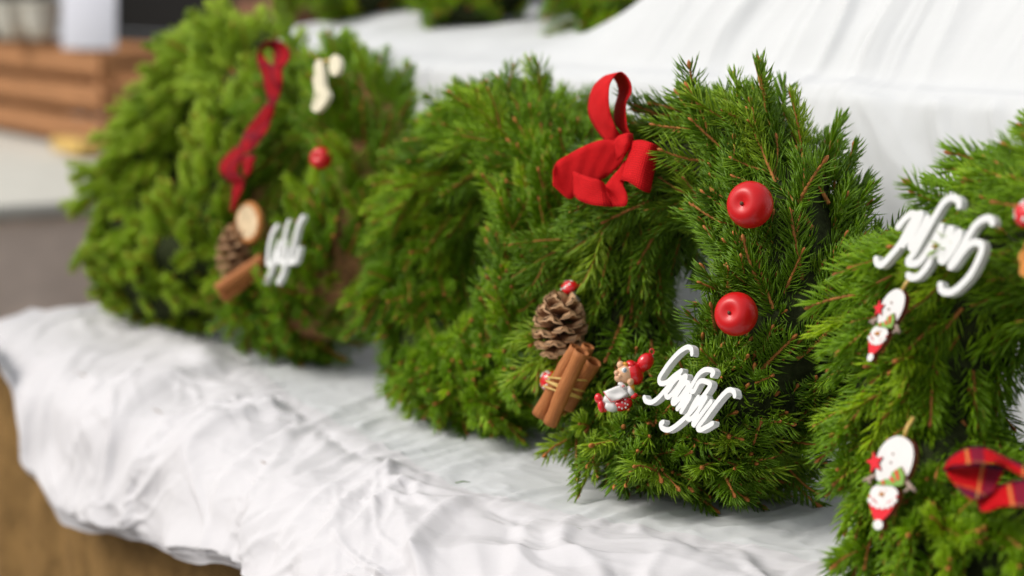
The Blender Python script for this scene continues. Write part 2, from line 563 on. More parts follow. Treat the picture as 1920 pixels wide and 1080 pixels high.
h += front * cr * .0006 * ridge(X2 * 60 + 5, Q2 * 45, 55, 1.6, 1.3)
toe = (se[:, None] - S)                 # distance from the inner edge, in profile units
hf = h + .004 * np.exp(-((toe - .10) / .07) ** 2)
# ---- back cloth: table top, step front, upper drape
h = -.024 * sstep(toe, .02, .22)
h += tab * (.0030 * ridge((X2 + Q2 * .5) * 18, Q2 * 5, 61, 2.0, 1.1) + .0020 * ridge((X2 + Q2 * .35) * 34, Q2 * 8, 62, 1.5, 1.3) + .0008 * ridge(X2 * 70, Q2 * 40, 63, 1.4, 1.3))
sl = X2 - (.30 - Zb) * .55
msk = np.clip(.5 + 1.6 * fbm(Xb * 3, Zb * 4, 75, 2), .1, 1.2)
h += stepf * (.0120 * msk * ridge(sl * 11, Zb * 1.6, 71, 1.5, 1.3) + .0050 * msk * ridge(sl * 27, Zb * 4, 72) + .005 * fbm(X2 * 10, Zb * 9, 73))
ax_ = (Xb + .05) / (1.35 - np.clip(Yb, 0, 1)) * 1.25 + .05 * fbm(Xb * 4, Yb * 5, 80)
fm = .72 * np.clip(.45 + 1.5 * fbm(Xb * 3 + 4, Yb * 2, 85, 2), .05, 1.1)
fan = fm * (.0110 * ridge(ax_ * 12, Yb * 1.2, 81, 1.5, 1.4) + .0055 * ridge(ax_ * 27, Yb * 2, 82, 1.6, 1.2)) + .010 * perlin(ax_ * 5, Yb * 2, 83)
h += upper * fan + sstep(S, 2.6, 3.05) * (1 - upper) * fan * .4
h += upper * .005 * fbm(Xb * 9, Yb * 8, 84)
CB = B3 + Nn * h[..., None]
wt = np.exp(-(np.clip(toe, 0, None) / .055) ** 2)
hf = np.maximum(hf, h + .003)
hf = hf * (1 - wt) + (h + .0016) * wt
CF = B3 + Nn * hf[..., None]
# front sheet: resample every row from the hem to its own inner edge
NF = 330
C3 = np.empty((NX, NF, 3)); SF = np.empty((NX, NF))
tt_ = np.linspace(0, 1, NF)
for i in range(NX):
    sr = se[i] * tt_
    SF[i] = sr
    for c in range(3): C3[i, :, c] = np.interp(sr, ss, CF[i, :, c])
hw = (1 - sstep(SF, 0, .6))
C3[..., 1] -= hw * (.012 + .014 * perlin(xs * 9, xs * 0 + .5, 91) + .006 * perlin(xs * 26, xs * 0 + .5, 92))[:, None]
C3[..., 2] += hw * (.008 * perlin(xs * 15, xs * 0 + 3.5, 93))[:, None]
def fall(C, low):
    over = np.clip(XE - C[..., 0], 0, None)
    soft = np.sqrt(over ** 2 + .02 ** 2) - .02
    upx = np.clip(-1.42 - C[..., 0], 0, None)
    C[..., 0] += low * soft * .80
    C[..., 2] -= low * soft * .42
    C[..., 2] -= (1 - low) * upx * 1.5
def sheet(name, C, mat):
    n0, n1 = C.shape[:2]
    V = C.reshape(-1, 3)
    idx = np.arange(n0 * n1).reshape(n0, n1)
    Fq = np.stack([idx[:-1, :-1], idx[1:, :-1], idx[1:, 1:], idx[:-1, 1:]], -1).reshape(-1, 4)
    me = bpy.data.meshes.new(name)
    me.vertices.add(len(V)); me.vertices.foreach_set('co', V.astype(np.float32).ravel())
    me.loops.add(Fq.size); me.loops.foreach_set('vertex_index', Fq.astype(np.int32).ravel())
    me.polygons.add(len(Fq)); me.polygons.foreach_set('loop_start', np.arange(0, Fq.size, 4, dtype=np.int32))
    me.polygons.foreach_set('use_smooth', np.ones(len(Fq), dtype=bool))
    me.materials.append(mat); me.update(calc_edges=True); me.validate()
    return link(name, me)
fall(C3, np.ones_like(SF))
cf = sheet('tablecloth', C3, M['cloth_front'])
tag(cf, 'crumpled lavender white cloth bunched along the front edge of the table', 'tablecloth')
hn = 46
HV = C3[:, :hn, :].copy()
hd_ = (1 - tt_[:hn] / tt_[hn - 1])[None, :]
dr = .008 + .010 * perlin(xs * 7, xs * 0 + 8.5, 95) + .005 * perlin(xs * 24, xs * 0 + 2.5, 96)
HV[..., 1] += .003 + .001 * hd_
HV[..., 2] -= hd_ * np.clip(dr, .002, 1)[:, None]
HV = HV[::3, ::3]
hi = np.arange(HV.shape[0] * HV.shape[1]).reshape(HV.shape[:2])
HF = np.stack([hi[:-1, :-1], hi[1:, :-1], hi[1:, 1:], hi[:-1, 1:]], -1).reshape(-1, 4)
link('under_hem', mesh_from('under_hem', HV.reshape(-1, 3), HF, [M['cloth_front']]), cf)
k0 = int(np.searchsorted(ss, 1.02))
CB = CB[:, k0:]; SB = S[:, k0:]
fall(CB, 1 - sstep(SB, 2.0, 2.3))
co = sheet('tablecloth', CB, M['cloth'])
tag(co, 'smoother white cloth draped over the step and table top behind the wreaths', 'tablecloth')

# stall walls far behind
for nm, c, sz, lab in (('stall_wall', (-1.0, 1.45, .25), (8.4, .05, 2.1), 'dark timber back wall behind the tables of wreaths'),
                       ('stall_wall', (-5.6, -.2, .25), (.05, 3.2, 2.1), 'dark timber end wall behind the wooden crate')):
    w = thing(nm, (c[0], c[1], GZ), lab, 'wall')
    n = 14
    long_ax = 0 if sz[0] > sz[1] else 1
    for k in range(n):
        b = MB()
        b.box((c[0], c[1], c[2] - sz[2] / 2 + sz[2] * (k + .5) / n), np.eye(3), (sz[0], sz[1], sz[2] / n - .006))
        b.build('plank', M['dark_wall'], w, smooth=False)

# ------------------------------------------------------------------ second table, crate and things at the far left
X2E = -2.32
t2 = thing('table', (-3.3, .5, GZ), 'far table with pale top cloth and grey brown skirt under the crate', 'table')
b = MB(); b.box((-3.42, .40, -.02), np.eye(3), (2.2, 2.0, .03), bev=.008); b.build('top_cloth', M['pale_cloth'], t2)
def skirt2():
    V = []; F = []; N = 120; J = 12
    P = [(X2E - .02, 1.38 - 1.96 * k / 79) for k in range(80)] + [(X2E - .03 - 2.0 * k / 39, -.585) for k in range(40)]
    for j in range(J + 1):
        for i, (x, y) in enumerate(P):
            s = i * .05
            w = (.012 * math.sin(s * 9 + math.sin(s * 3)) + .006 * math.sin(s * 23)) * j / J
            V.append((x + (w if i < 80 else 0), y - (w if i >= 80 else 0), -.03 - .75 * j / J))
    for j in range(J):
        for i in range(N - 1):
            F.append((j * N + i, (j + 1) * N + i, (j + 1) * N + i + 1, j * N + i + 1))
    return V, F
V, F = skirt2(); b = MB(); b.add(V, F); b.build('skirt', M['grey_cloth'], t2)

cx1, cy0 = -3.28, .726
CL, CW, CH = 1.15, .40, .235
cr = thing('crate', (cx1 - CL / 2, cy0 + CW / 2, 0), 'brown slatted wooden crate on the far table', 'crate')
for k in range(3):
    zz = .046 + k * .082
    for yy in (cy0 + .006, cy0 + CW - .006):
        b = MB(); b.box((cx1 - CL / 2, yy, zz), np.eye(3), (CL, .012, .058), bev=.002); b.build('slat', M['crate'], cr)
    for xx in (cx1 - .006, cx1 - CL + .006):
        b = MB(); b.box((xx + (.012 if xx > cx1 - .1 else -.012), cy0 + CW / 2, zz + .002), np.eye(3), (.012, CW - .03, .058), bev=.002); b.build('slat', M['crate'], cr)
for xx in (cx1 - .02, cx1 - CL + .02):
    for yy in (cy0 + .025, cy0 + CW - .025):
        b = MB(); b.box((xx, yy, CH / 2 - .002), np.eye(3), (.032, .024, CH - .01), bev=.002); b.build('corner_post', M['crate'], cr)
b = MB(); b.box((cx1 - CL / 2, cy0 + CW / 2, .004), np.eye(3), (CL - .06, CW - .06, .008)); b.build('base_board', M['box_wood'], cr, smooth=False)
# small pale block in front of the crate
b = MB(); b.box((cx1 + .02, cy0 - .07, .02), np.eye(3), (.20, .06, .032), bev=.006)
tag(b.build('wooden_block', M['gold']), 'small pale yellow wooden block lying before the brown crate', 'block')
# brown box behind
bx = thing('wooden_box', (-3.45, 1.24, 0), 'reddish brown wooden box standing beside the slatted crate', 'box')
for k in range(3):
    b = MB(); b.box((-3.25, 1.24, .06 + k * .122), np.eye(3), (.30, .22, .118), bev=.004); b.build('board', M['box_wood'], bx)
# white card
p = at_depth(168, 44, 4.35)
card = thing('price_card', p - np.array([0, 0, .06]), 'blank white card leaning on the corner of the brown crate', 'card')
f = nrm(np.array([.75, -.66, .12])); r_ = nrm(np.cross((0, 0, 1), f)); u_ = np.cross(f, r_)
b = MB(); b.box(p + np.array([0, 0, .01]), (r_, u_, f), (.128, .135, .003), bev=.001); b.build('card_face', M['paper'], card)
b = MB(); b.box(p - f * .012 - u_ * .055, (r_, u_, f), (.06, .02, .02), bev=.002); b.build('card_holder', M['box_wood'], card)
for (px, py, dp, lab, rr) in ((22, 36, 5.0, 'white rounded pot in the crate at the far left corner', .05), (78, 36, 4.9, 'white rounded pot in the crate beside the white card', .048)):
    p = at_depth(px, py, dp)
    o = thing('pot', p - np.array([0, 0, .05]), lab, 'pot')
    b = MB(); b.lathe(p - np.array([0, 0, .05]), (0, 0, 1), [(0, 0), (rr * .7, 0), (rr * .95, .05), (rr, .09), (rr * 1.06, .092), (rr * 1.06, .10), (rr * .92, .10), (rr * .9, .08), (0, .08)], n=28)
    b.build('pot_body', M['pale_cloth'], o)

# ------------------------------------------------------------------ sprigs
def sprig_mesh(name, seed, mats, L=.082, nside=4, nl=.0155, nr=.00068, dens=1150, curl=.30, up_bias=.35, comb=True):
    rng = random.Random(seed); nr_ = np.random.RandomState(seed)
    V = []; F = []; FM = []; T = []
    axes = []
    def axis(p, d, l, bend, k=8):
        pts = [np.array(p, float)]; d = nrm(d)
        for i in range(k):
            d = nrm(d + np.asarray(bend) / k + nr_.normal(0, .035, 3)); pts.append(pts[-1] + d * l / k)
        return np.array(pts)
    upv = np.array([1.0, 0, 0])
    main = axis((0, 0, 0), (0, 0, 1), L, upv * rng.uniform(-curl, curl * .6) + np.array([0, rng.uniform(-.25, .25), 0]))
    axes.append((main, L, .0017, .12))
    for k in range(nside):
        f = .22 + .58 * (k + rng.uniform(-.2, .2)) / max(1, nside - .5)
        i = f * 8; a = main[int(i)] + (main[min(8, int(i) + 1)] - main[int(i)]) * (i - int(i))
        sgn = 1 if (k + seed) % 2 else -1
        ang = math.radians(rng.uniform(32, 58))
        d = np.array([rng.uniform(-.12, .35), sgn * math.sin(ang), math.cos(ang)])
        l = L * rng.uniform(.46, .68) * (1.12 - .45 * f)
        axes.append((axis(a, d, l, (rng.uniform(-.1, .3), -sgn * .25, .25)), l, .0013, .06))
    for (pts, l, r0, st0) in axes:
        n = 5; base = len(V); K = len(pts)
        for k in range(K):
            tdir = nrm(pts[min(K - 1, k + 1)] - pts[max(0, k - 1)])
            x = nrm(np.cross(tdir, (.2, .9, .1))); y = np.cross(tdir, x)
            rr = r0 * (1 - .45 * k / (K - 1))
            for i in range(n):
                V.append(pts[k] + (x * math.cos(2 * PI * i / n) + y * math.sin(2 * PI * i / n)) * rr); T.append(.5)
        for k in range(K - 1):
            for i in range(n):
                F.append((base + k * n + i, base + k * n + (i + 1) % n, base + (k + 1) * n + (i + 1) % n, base + (k + 1) * n + i)); FM.append(1)
        # bud
        tdir = nrm(pts[-1] - pts[-2]); x = nrm(np.cross(tdir, (.2, .9, .1))); y = np.cross(tdir, x)
        base = len(V); br = rng.uniform(.0012, .0019); bl = br * 3.2
        for (ff, hh) in ((.8, -.1), (1, .3), (.7, .7)):
            for i in range(6):
                V.append(pts[-1] + tdir * bl * hh + (x * math.cos(PI * i / 3) + y * math.sin(PI * i / 3)) * br * ff); T.append(.8)
        V.append(pts[-1] + tdir * bl); T.append(.8)
        for k in range(2):
            for i in range(6):
                F.append((base + k * 6 + i, base + k * 6 + (i + 1) % 6, base + (k + 1) * 6 + (i + 1) % 6, base + (k + 1) * 6 + i)); FM.append(2)
        for i in range(6):
            F.append((base + 12 + i, base + 12 + (i + 1) % 6, base + 18)); FM.append(2)
        # needles
        cnt = int(dens * l)
        shoot_tone = rng.uniform(.0, .75)
        for q in range(cnt):
            f = st0 + (1 - st0) * (q + rng.random()) / cnt
            i = f * (K - 1); i0 = min(K - 2, int(i)); a = pts[i0] + (pts[i0 + 1] - pts[i0]) * (i - i0)
            td = nrm(pts[i0 + 1] - pts[i0])
            ux = nrm(upv - td * np.dot(upv, td)); uy = np.cross(td, ux)
            az = q * 2.39996 + rng.uniform(-.4, .4)
            # comb: move most needles from below to the sides and top
            rx, ry = math.cos(az), math.sin(az)
            if comb:
                m_ = q % 5
                az = (1 if m_ % 2 else -1) * (PI / 2 - (.10 if m_ < 3 else .75)) + rng.gauss(0, .22)
                rx, ry = math.cos(az), math.sin(az)
            elif rx < -.2 and rng.random() < .75: rx = -rx * rng.uniform(.1, .8)
            rv = nrm(ux * (rx + up_bias * .5) + uy * ry)
            an = math.radians(rng.uniform(40, 66) - 26 * max(0, f - .7) / .3)
            d = nrm(td * math.cos(an) + rv * math.sin(an) + nr_.normal(0, .035, 3))
            ln = nl * rng.uniform(.88, 1.08) * (1 - .30 * max(0, f - .8) / .2) * (.75 + .25 * min(1, f / .25))
            x = nrm(np.cross(d, td)); y = np.cross(d, x)
            root = a + rv * r0 * .7
            mid = root + d * ln * .66 + td * ln * .05
            tip = root + d * ln + td * ln * .17
            base = len(V)
            tone = min(1, max(0, shoot_tone * .85 + rng.uniform(0, .22)))
            for (c, ra) in ((root, nr * .75), (mid, nr)):
                for g in range(3):
                    aa = 2 * PI * g / 3 + .5
                    V.append(c + x * math.cos(aa) * ra * 1.25 + y * math.sin(aa) * ra * .8); T.append(tone)
            V.append(tip); T.append(min(1, tone + .1))
            for g in range(3):
                F.append((base + g, base + (g + 1) % 3, base + 3 + (g + 1) % 3, base + 3 + g)); FM.append(0)
                F.append((base + 3 + g, base + 3 + (g + 1) % 3, base + 6)); FM.append(0)
    return mesh_from(name, V, F, mats, FM, True, attr={'tone': T})

def sprig_set(tagname, needle, n, seed, **kw):
    return [sprig_mesh('sprig_' + tagname, seed + k, [M[needle], M['bark'], M['bud']], nside=2 + (k % 3), L=kw.get('L', .074) * (0.82 + .08 * (k % 5)),
                       **{a: b for a, b in kw.items() if a != 'L'}) for k in range(n)]
SETS = {
    'dark': sprig_set('dark', 'needle_dark', 12, 100),
    'mid': sprig_set('mid', 'needle_mid', 10, 300, nl=.0158),
    'light': sprig_set('light', 'needle_light', 10, 500, L=.062, nl=.0130, nr=.0011, dens=1250, up_bias=.1, comb=False),
}

NEED = {'dark': 'needle_dark', 'mid': 'needle_mid', 'light': 'needle_light'}
MINI = {}
for k_, kw_ in (('dark', {}), ('mid', {}), ('light', dict(nr=.0011))):
    MINI[k_] = []
    for q_ in range(5):
        mm_ = sprig_mesh('mini', 900 + q_, [], L=.042, nside=0, dens=1150, **({'nl': .0150, **kw_}))
        vv = np.empty(len(mm_.vertices) * 3); mm_.vertices.foreach_get('co', vv)
        tt = np.empty(len(mm_.vertices)); mm_.attributes['tone'].data.foreach_get('value', tt)
        ff = [tuple(p_.vertices) for p_ in mm_.polygons]
        nb = 8 * 5 + 12 + 6
        MINI[k_].append((vv.reshape(-1, 3), ff, [1 if i_ < 40 else 2 if i_ < nb else 0 for i_ in range(len(ff))], list(tt)))
        bpy.data.meshes.remove(mm_)

# ------------------------------------------------------------------ wreaths
PROT = []     # spots kept clear in front of an ornament: (centre, radius)
class Wreath:
    def __init__(s, x, y, zc, lean=15, yaw=0, R=.115, rt=.058):
        s.C = np.array([x, y, zc]); L = math.radians(lean); Yw = math.radians(yaw)
        s.e1 = np.array([math.cos(Yw), math.sin(Yw), 0]); yv = np.array([-math.sin(Yw), math.cos(Yw), 0])
        s.e2 = yv * math.sin(L) + np.array([0, 0, math.cos(L)])
        s.n = np.cross(s.e1, s.e2); s.R = R; s.rt = rt
    def at(s, px, py, off):
        return on_plane(px, py, s.C + s.n * off, s.n)

W0 = Wreath(-.885, -.028, .176, 24, 0, .124, .058)
W1 = Wreath(-.635, -.005, .162, 14, 0, .106, .044)
W2 = Wreath(-.282, -.005, .143, 14, 0, .105, .046)
W3 = Wreath(0, 0, .147, 14, 0, .101, .053)
W4 = Wreath(.372, -.025, .142, 14, 0, .100, .053)
U1 = Wreath(-.68, .46, .455, 22, 0, .112, .047)
U2 = Wreath(-1.04, .46, .470, 22, 0, .112, .047)
U3 = Wreath(-1.40, .46, .468, 22, 0, .112, .047)

SOLID = []
VERTS = {}
def protect(p, r, back=.003):
    PROT.append((np.asarray(p, float), r, back))

def build_wreath(w, label, sset, n, seed, group, tmin=-75, tmax=215, scale=1.0, core=.036, flow=.95, out=.34, ccw=1, ring='ring_shade', fill=270, extra=()):
    rng = random.Random(seed)
    base = w.C - w.e2 * (w.R + w.rt)
    root = thing('wreath', base, label, 'wreath', group)
    b = MB(); V = []; F = []
    NU, NV = 56, 14
    for i in range(NU):
        ph = 2 * PI * i / NU
        rad = w.e1 * math.cos(ph) + w.e2 * math.sin(ph)
        for j in range(NV):
            th = 2 * PI * j / NV
            rr = core * (1 + .06 * math.sin(ph * 17 + j) + .05 * math.sin(ph * 9 + 2 * th))
            V.append(w.C + rad * (w.R + rr * math.cos(th)) + w.n * rr * math.sin(th))
    for i in range(NU):
        for j in range(NV):
            F.append((i * NV + j, ((i + 1) % NU) * NV + j, ((i + 1) % NU) * NV + (j + 1) % NV, i * NV + (j + 1) % NV))
    b.add(V, F); b.build('straw_ring', M[ring], root)
    NEAR = [q for q in PROT if np.linalg.norm(q[0] - w.C) < .45]
    def blocked(p, d, sc):
        for (c, r, bk) in NEAR:
            vc = nrm(CAM - c)
            for f in (.25, .5, .75, 1.05):
                x = p + d * .078 * sc * f - c
                a = np.dot(x, vc)
                if a > -bk and a < .10 and np.linalg.norm(x - vc * a) < r + .010: return True
        return False
    bl = np.array(base)
    if fill:
        VV = []; FF = []; MI = []; TT = []
        fr = np.random.RandomState(seed + 50)
        for k in range(fill):
            me_ = fr.randint(len(MINI[sset])); mv, mf, mi, mt = MINI[sset][me_]
            ph = 2 * PI * (k * .61803 % 1); th = math.radians(tmin + (tmax - tmin) * fr.rand())
            rad = w.e1 * math.cos(ph) + w.e2 * math.sin(ph); tan = (-w.e1 * math.sin(ph) + w.e2 * math.cos(ph)) * ccw
            o = rad * math.cos(th) + w.n * math.sin(th)
            d = nrm(tan * 1.0 + o * fr.uniform(.25, .75) + fr.normal(0, .25, 3))
            p = w.C + rad * w.R + o * core * .9
            if blocked(p, d, .55): continue
            xo = nrm(o - d * np.dot(o, d)); yo = np.cross(d, xo)
            q = p + (mv[:, [0]] * xo + mv[:, [1]] * yo + mv[:, [2]] * d) * fr.uniform(.85, 1.15) - bl
            FF += [tuple(i + len(VV) for i in f) for f in mf]; MI += mi; TT += [t_ * .25 for t_ in mt]; VV += list(q)  # filler tone lowered, painting the gaps between sprigs as shaded
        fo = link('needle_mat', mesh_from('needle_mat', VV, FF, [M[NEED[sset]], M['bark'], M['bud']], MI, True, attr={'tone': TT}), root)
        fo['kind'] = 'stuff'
    made = 0; tries = 0
    while made < n and tries < n * 8:
        tries += 1
        ph = 2 * PI * ((made + rng.random()) / n * 7 % 1.0)
        th = math.radians(tmin + (min(tmax, 190) - tmin) * rng.random())
        if made < len(extra) and tries < 4 * len(extra):
            ph, th = math.radians(extra[made][0] + rng.uniform(-6, 6)), math.radians(extra[made][1] + rng.uniform(-10, 10))
        rad = w.e1 * math.cos(ph) + w.e2 * math.sin(ph)
        tan = (-w.e1 * math.sin(ph) + w.e2 * math.cos(ph)) * ccw
        o = rad * math.cos(th) + w.n * math.sin(th)
        depth_in = rng.choice((.45, .62, .78))
        p = w.C + rad * w.R + o * w.rt * depth_in
        inner = max(0, -math.cos(th))
        dv = tan * (flow + .45 * inner) * rng.uniform(.6, 1.25) + o * (out - .30 * inner) * rng.uniform(.6, 1.3) + np.array([rng.gauss(0, .22), rng.gauss(0, .22), rng.gauss(0, .22)]) - rad * .30 * max(0, math.cos(th) + .3)
        d = nrm(dv)
        sc = scale * rng.uniform(.82, 1.12)
        tip = p + d * .066 * sc
        if tip[2] < .004 and w.C[2] < .3:
            d = nrm(d + np.array([0, 0, .5])); tip = p + d * .066 * sc
            if tip[2] < .0: continue
        bad = blocked(p, d, sc)
        if bad:
            p = p - o * w.rt * .25; d = nrm(dv - o * out * 1.15); sc *= .85
            bad = blocked(p, d, sc)
        if bad: continue
        xo = nrm(o - d * np.dot(o, d)); yo = np.cross(d, xo)
        rl = rng.uniform(-.7, .7)
        xr = xo * math.cos(rl) + yo * math.sin(rl); yr = np.cross(d, xr)
        m4 = Matrix(((xr[0] * sc, yr[0] * sc, d[0] * sc, p[0] - bl[0]), (xr[1] * sc, yr[1] * sc, d[1] * sc, p[1] - bl[1]),
                     (xr[2] * sc, yr[2] * sc, d[2] * sc, p[2] - bl[2]), (0, 0, 0, 1)))
        me_s = rng.choice(SETS[sset])
        def touches(p, sc):
          for (c, r) in SOLID:
            if np.linalg.norm(p - c) < .14:
                if me_s.name not in VERTS:
                    vv = np.empty(len(me_s.vertices) * 3); me_s.vertices.foreach_get('co', vv); VERTS[me_s.name] = vv.reshape(-1, 3)
                q = VERTS[me_s.name]
                W = p + (q[:, [0]] * xr + q[:, [1]] * yr + q[:, [2]] * d) * sc - c
                if (np.einsum('ij,ij->i', W, W) < r * r).any(): return True
          return False
        if touches(p, sc):
            for (ds, din) in ((.8, .012), (.62, .018), (.5, .024)):
                p2 = p - o * din
                if not touches(p2, sc * ds): break
            else: continue
            p = p2; sc = sc * ds
            m4 = Matrix(((xr[0] * sc, yr[0] * sc, d[0] * sc, p[0] - bl[0]), (xr[1] * sc, yr[1] * sc, d[1] * sc, p[1] - bl[1]),
                         (xr[2] * sc, yr[2] * sc, d[2] * sc, p[2] - bl[2]), (0, 0, 0, 1)))
        link('sprig', me_s, root, m4)
        made += 1
    return root

# ------------------------------------------------------------------ flat signs cut from strokes
def sdf_sign(name, label, group, w, off, strokes, org, sc, width, thick, mat, tilt=None):
    """strokes in crop pixels -> points on the wreath's face plane -> union outline by marching squares, extruded"""
    n = w.n if tilt is None else nrm(w.n + tilt)
    c0 = w.at(org[0] + 300 / sc, org[1] + 300 / sc, off)
    e1 = nrm(w.e1 - n * np.dot(w.e1, n)); e2 = np.cross(n, e1)
    S2 = []
    for st in strokes:
        st, wd = (st[0], st[1]) if isinstance(st, tuple) and isinstance(st[1], float) else (st, width)
        P = np.array([on_plane(org[0] + x / sc, org[1] + y / sc, c0, n) for x, y in st])
        q = np.stack([(P - c0) @ e1, (P - c0) @ e2], -1)
        if len(q) > 2: q = catmull(q, (len(q) - 1) * 5)
        S2.append((q, wd))
    allp = np.vstack([q for q, _ in S2])
    lo = allp.min(0) - width * 1.5; hi = allp.max(0) + width * 1.5
    cell = width / 7
    nx = int((hi[0] - lo[0]) / cell) + 2; ny = int((hi[1] - lo[1]) / cell) + 2
    gx, gy = np.meshgrid(lo[0] + np.arange(nx) * cell, lo[1] + np.arange(ny) * cell, indexing='ij')
    D = np.full((nx, ny), 1e9)
    for q, wd in S2:
        for a, b2 in zip(q[:-1], q[1:]):
            ab = b2 - a; l2 = ab @ ab + 1e-15
            t_ = np.clip(((gx - a[0]) * ab[0] + (gy - a[1]) * ab[1]) / l2, 0, 1)
            D = np.minimum(D, np.hypot(gx - a[0] - ab[0] * t_, gy - a[1] - ab[1] * t_) - wd / 2)
    V2 = []; key = {}
    def vid(k, p):
        if k not in key: key[k] = len(V2); V2.append(p)
        return key[k]
    faces = []; segs = []
    corners = ((0, 0), (1, 0), (1, 1), (0, 1))
    for i in range(nx - 1):
        for j in range(ny - 1):
            d = [D[i + a, j + b2] for a, b2 in corners]
            if min(d) >= 0: continue
            poly = []; cut = []
            for k in range(4):
                a = (i + corners[k][0], j + corners[k][1]); k2 = (k + 1) % 4; b2 = (i + corners[k2][0], j + corners[k2][1])
                if d[k] < 0: poly.append(vid(a, (gx[a], gy[a])))
                if (d[k] < 0) != (d[k2] < 0):
                    f_ = d[k] / (d[k] - d[k2])
                    pp = (gx[a] + (gx[b2] - gx[a]) * f_, gy[a] + (gy[b2] - gy[a]) * f_)
                    e = vid(tuple(sorted((a, b2))), pp); poly.append(e); cut.append((len(poly) - 1, d[k] < 0))
            if len(poly) >= 3:
                faces.append(poly)
                for (ix, leaving) in cut:
                    if leaving:
                        segs.append((poly[ix], poly[(ix + 1) % len(poly)]))
    N = len(V2); bv = .0006
    top = [c0 + e1 * p[0] + e2 * p[1] for p in V2]
    bot = [v - n * thick for v in top]
    V = top + bot; F = [tuple(f) for f in faces] + [tuple(i + N for i in reversed(f)) for f in faces]
    FMi = [0] * len(F)
    # separate side vertices for a crisp edge
    sid = {}
    for a, b2 in segs:
        for k in (a, b2):
            if k not in sid:
                sid[k] = len(V); V.append(top[k]); V.append(bot[k])
        F.append((sid[b2], sid[a], sid[a] + 1, sid[b2] + 1)); FMi.append(0)
    c = np.mean(np.array(V), 0)
    me = mesh_from(name, [v - c for v in V], F, [mat], FMi, True)
    ob = link(name, me); ob.location = tuple(map(float, c))
    tag(ob, label, 'sign', group)
    for f_ in np.linspace(0, 1, 5):
        for q, _ in S2:
            k = q[int(f_ * (len(q) - 1))]
            protect(c0 + e1 * k[0] + e2 * k[1], .008, .008)
    return ob

SIGN3 = [
    [(578, 180), (572, 130), (530, 112), (450, 160), (360, 255), (295, 345), (248, 425), (258, 478), (320, 470), (390, 410), (470, 352)],
    [(470, 352), (400, 440), (300, 555), (230, 632), (165, 672), (112, 658), (95, 622)],
    [(395, 415), (350, 520), (315, 590), (340, 618), (400, 560), (455, 480), (470, 430), (440, 420), (390, 470), (345, 540)],
    [(475, 430), (510, 405), (515, 430), (450, 540), (385, 650), (400, 682), (470, 610), (530, 520), (545, 480), (505, 480), (440, 570), (395, 650)],
    [(440, 725), (520, 600), (590, 480), (640, 395), (700, 345), (765, 342), (798, 368), (780, 398)],
    [(575, 560), (600, 555), (640, 480), (680, 452), (740, 470), (765, 492), (735, 550), (650, 665), (560, 775), (470, 862), (395, 922), (330, 952), (278, 932), (262, 890), (285, 872)],
    [(430, 735), (560, 610), (470, 765)],
    [(640, 620), (590, 700), (535, 820), (570, 838), (640, 760), (720, 625), (650, 740), (590, 890)],
    [(770, 665), (690, 770), (600, 900)],
    [(1012, 605), (1000, 562), (955, 545), (895, 590), (805, 700), (710, 830), (640, 925), (665, 950), (735, 915), (785, 885)],
]
SIGN4 = [
    [(285, 382), (345, 310), (400, 272), (425, 300), (370, 400), (300, 530), (210, 640), (150, 700), (110, 692), (98, 655)],
    [(330, 535), (400, 420), (470, 300)],
    [(430, 290), (480, 275), (455, 350), (400, 470), (395, 560), (460, 450), (530, 310)],
    [(800, 205), (795, 165), (742, 135), (675, 170), (600, 285), (500, 460), (420, 600), (368, 672), (400, 697), (470, 670), (560, 540), (650, 380)],
    [(370, 790), (395, 812), (460, 795), (530, 715), (570, 630), (650, 400), (620, 500), (590, 610), (640, 560), (720, 400)],
    [(740, 400), (690, 520), (640, 640), (670, 670), (740, 580), (800, 470), (800, 430), (760, 470), (680, 600)],
    [(1082, 350), (1062, 312), (1005, 318), (935, 370), (880, 455), (800, 590), (725, 712), (760, 690), (850, 570), (920, 515), (985, 530), (985, 600), (905, 770), (805, 885), (725, 935), (655, 922), (640, 872)],
]
SIGN1 = [
    [(285, 265), (240, 335), (208, 450), (188, 600), (190, 680), (235, 690), (272, 570), (315, 450)],
    [(420, 215), (385, 330), (352, 480), (322, 650)],
    [(575, 165), (530, 250), (492, 400), (455, 560), (432, 660)],
    [(238, 700), (210, 790), (160, 885)],
    [(380, 690), (350, 800), (302, 890)],
    [(538, 520), (500, 645), (420, 668)],
    [(400, 450), (378, 660), (330, 655)],
    [(300, 560), (285, 670)],
]
sdf_sign('lettering_sign', 'white cut-out script sign on the sharp wreath, beside the small figurine', 'white script signs', W3, .077, SIGN3, (1190, 630), 5.4, .0036, .0050, M['white_wood'])
sdf_sign('lettering_sign', 'white cut-out script sign upside down near the top of the rightmost wreath', 'white script signs', W4, .077, SIGN4, (1620, 340), 4.5, .0042, .0050, M['white_wood'])
sdf_sign('lettering_sign', 'small blurred white script sign beside the cinnamon on the tartan ribbon wreath', 'white script signs', W1, .087, SIGN1, (470, 380), 6.0, .0058, .0050, M['white_wood'])

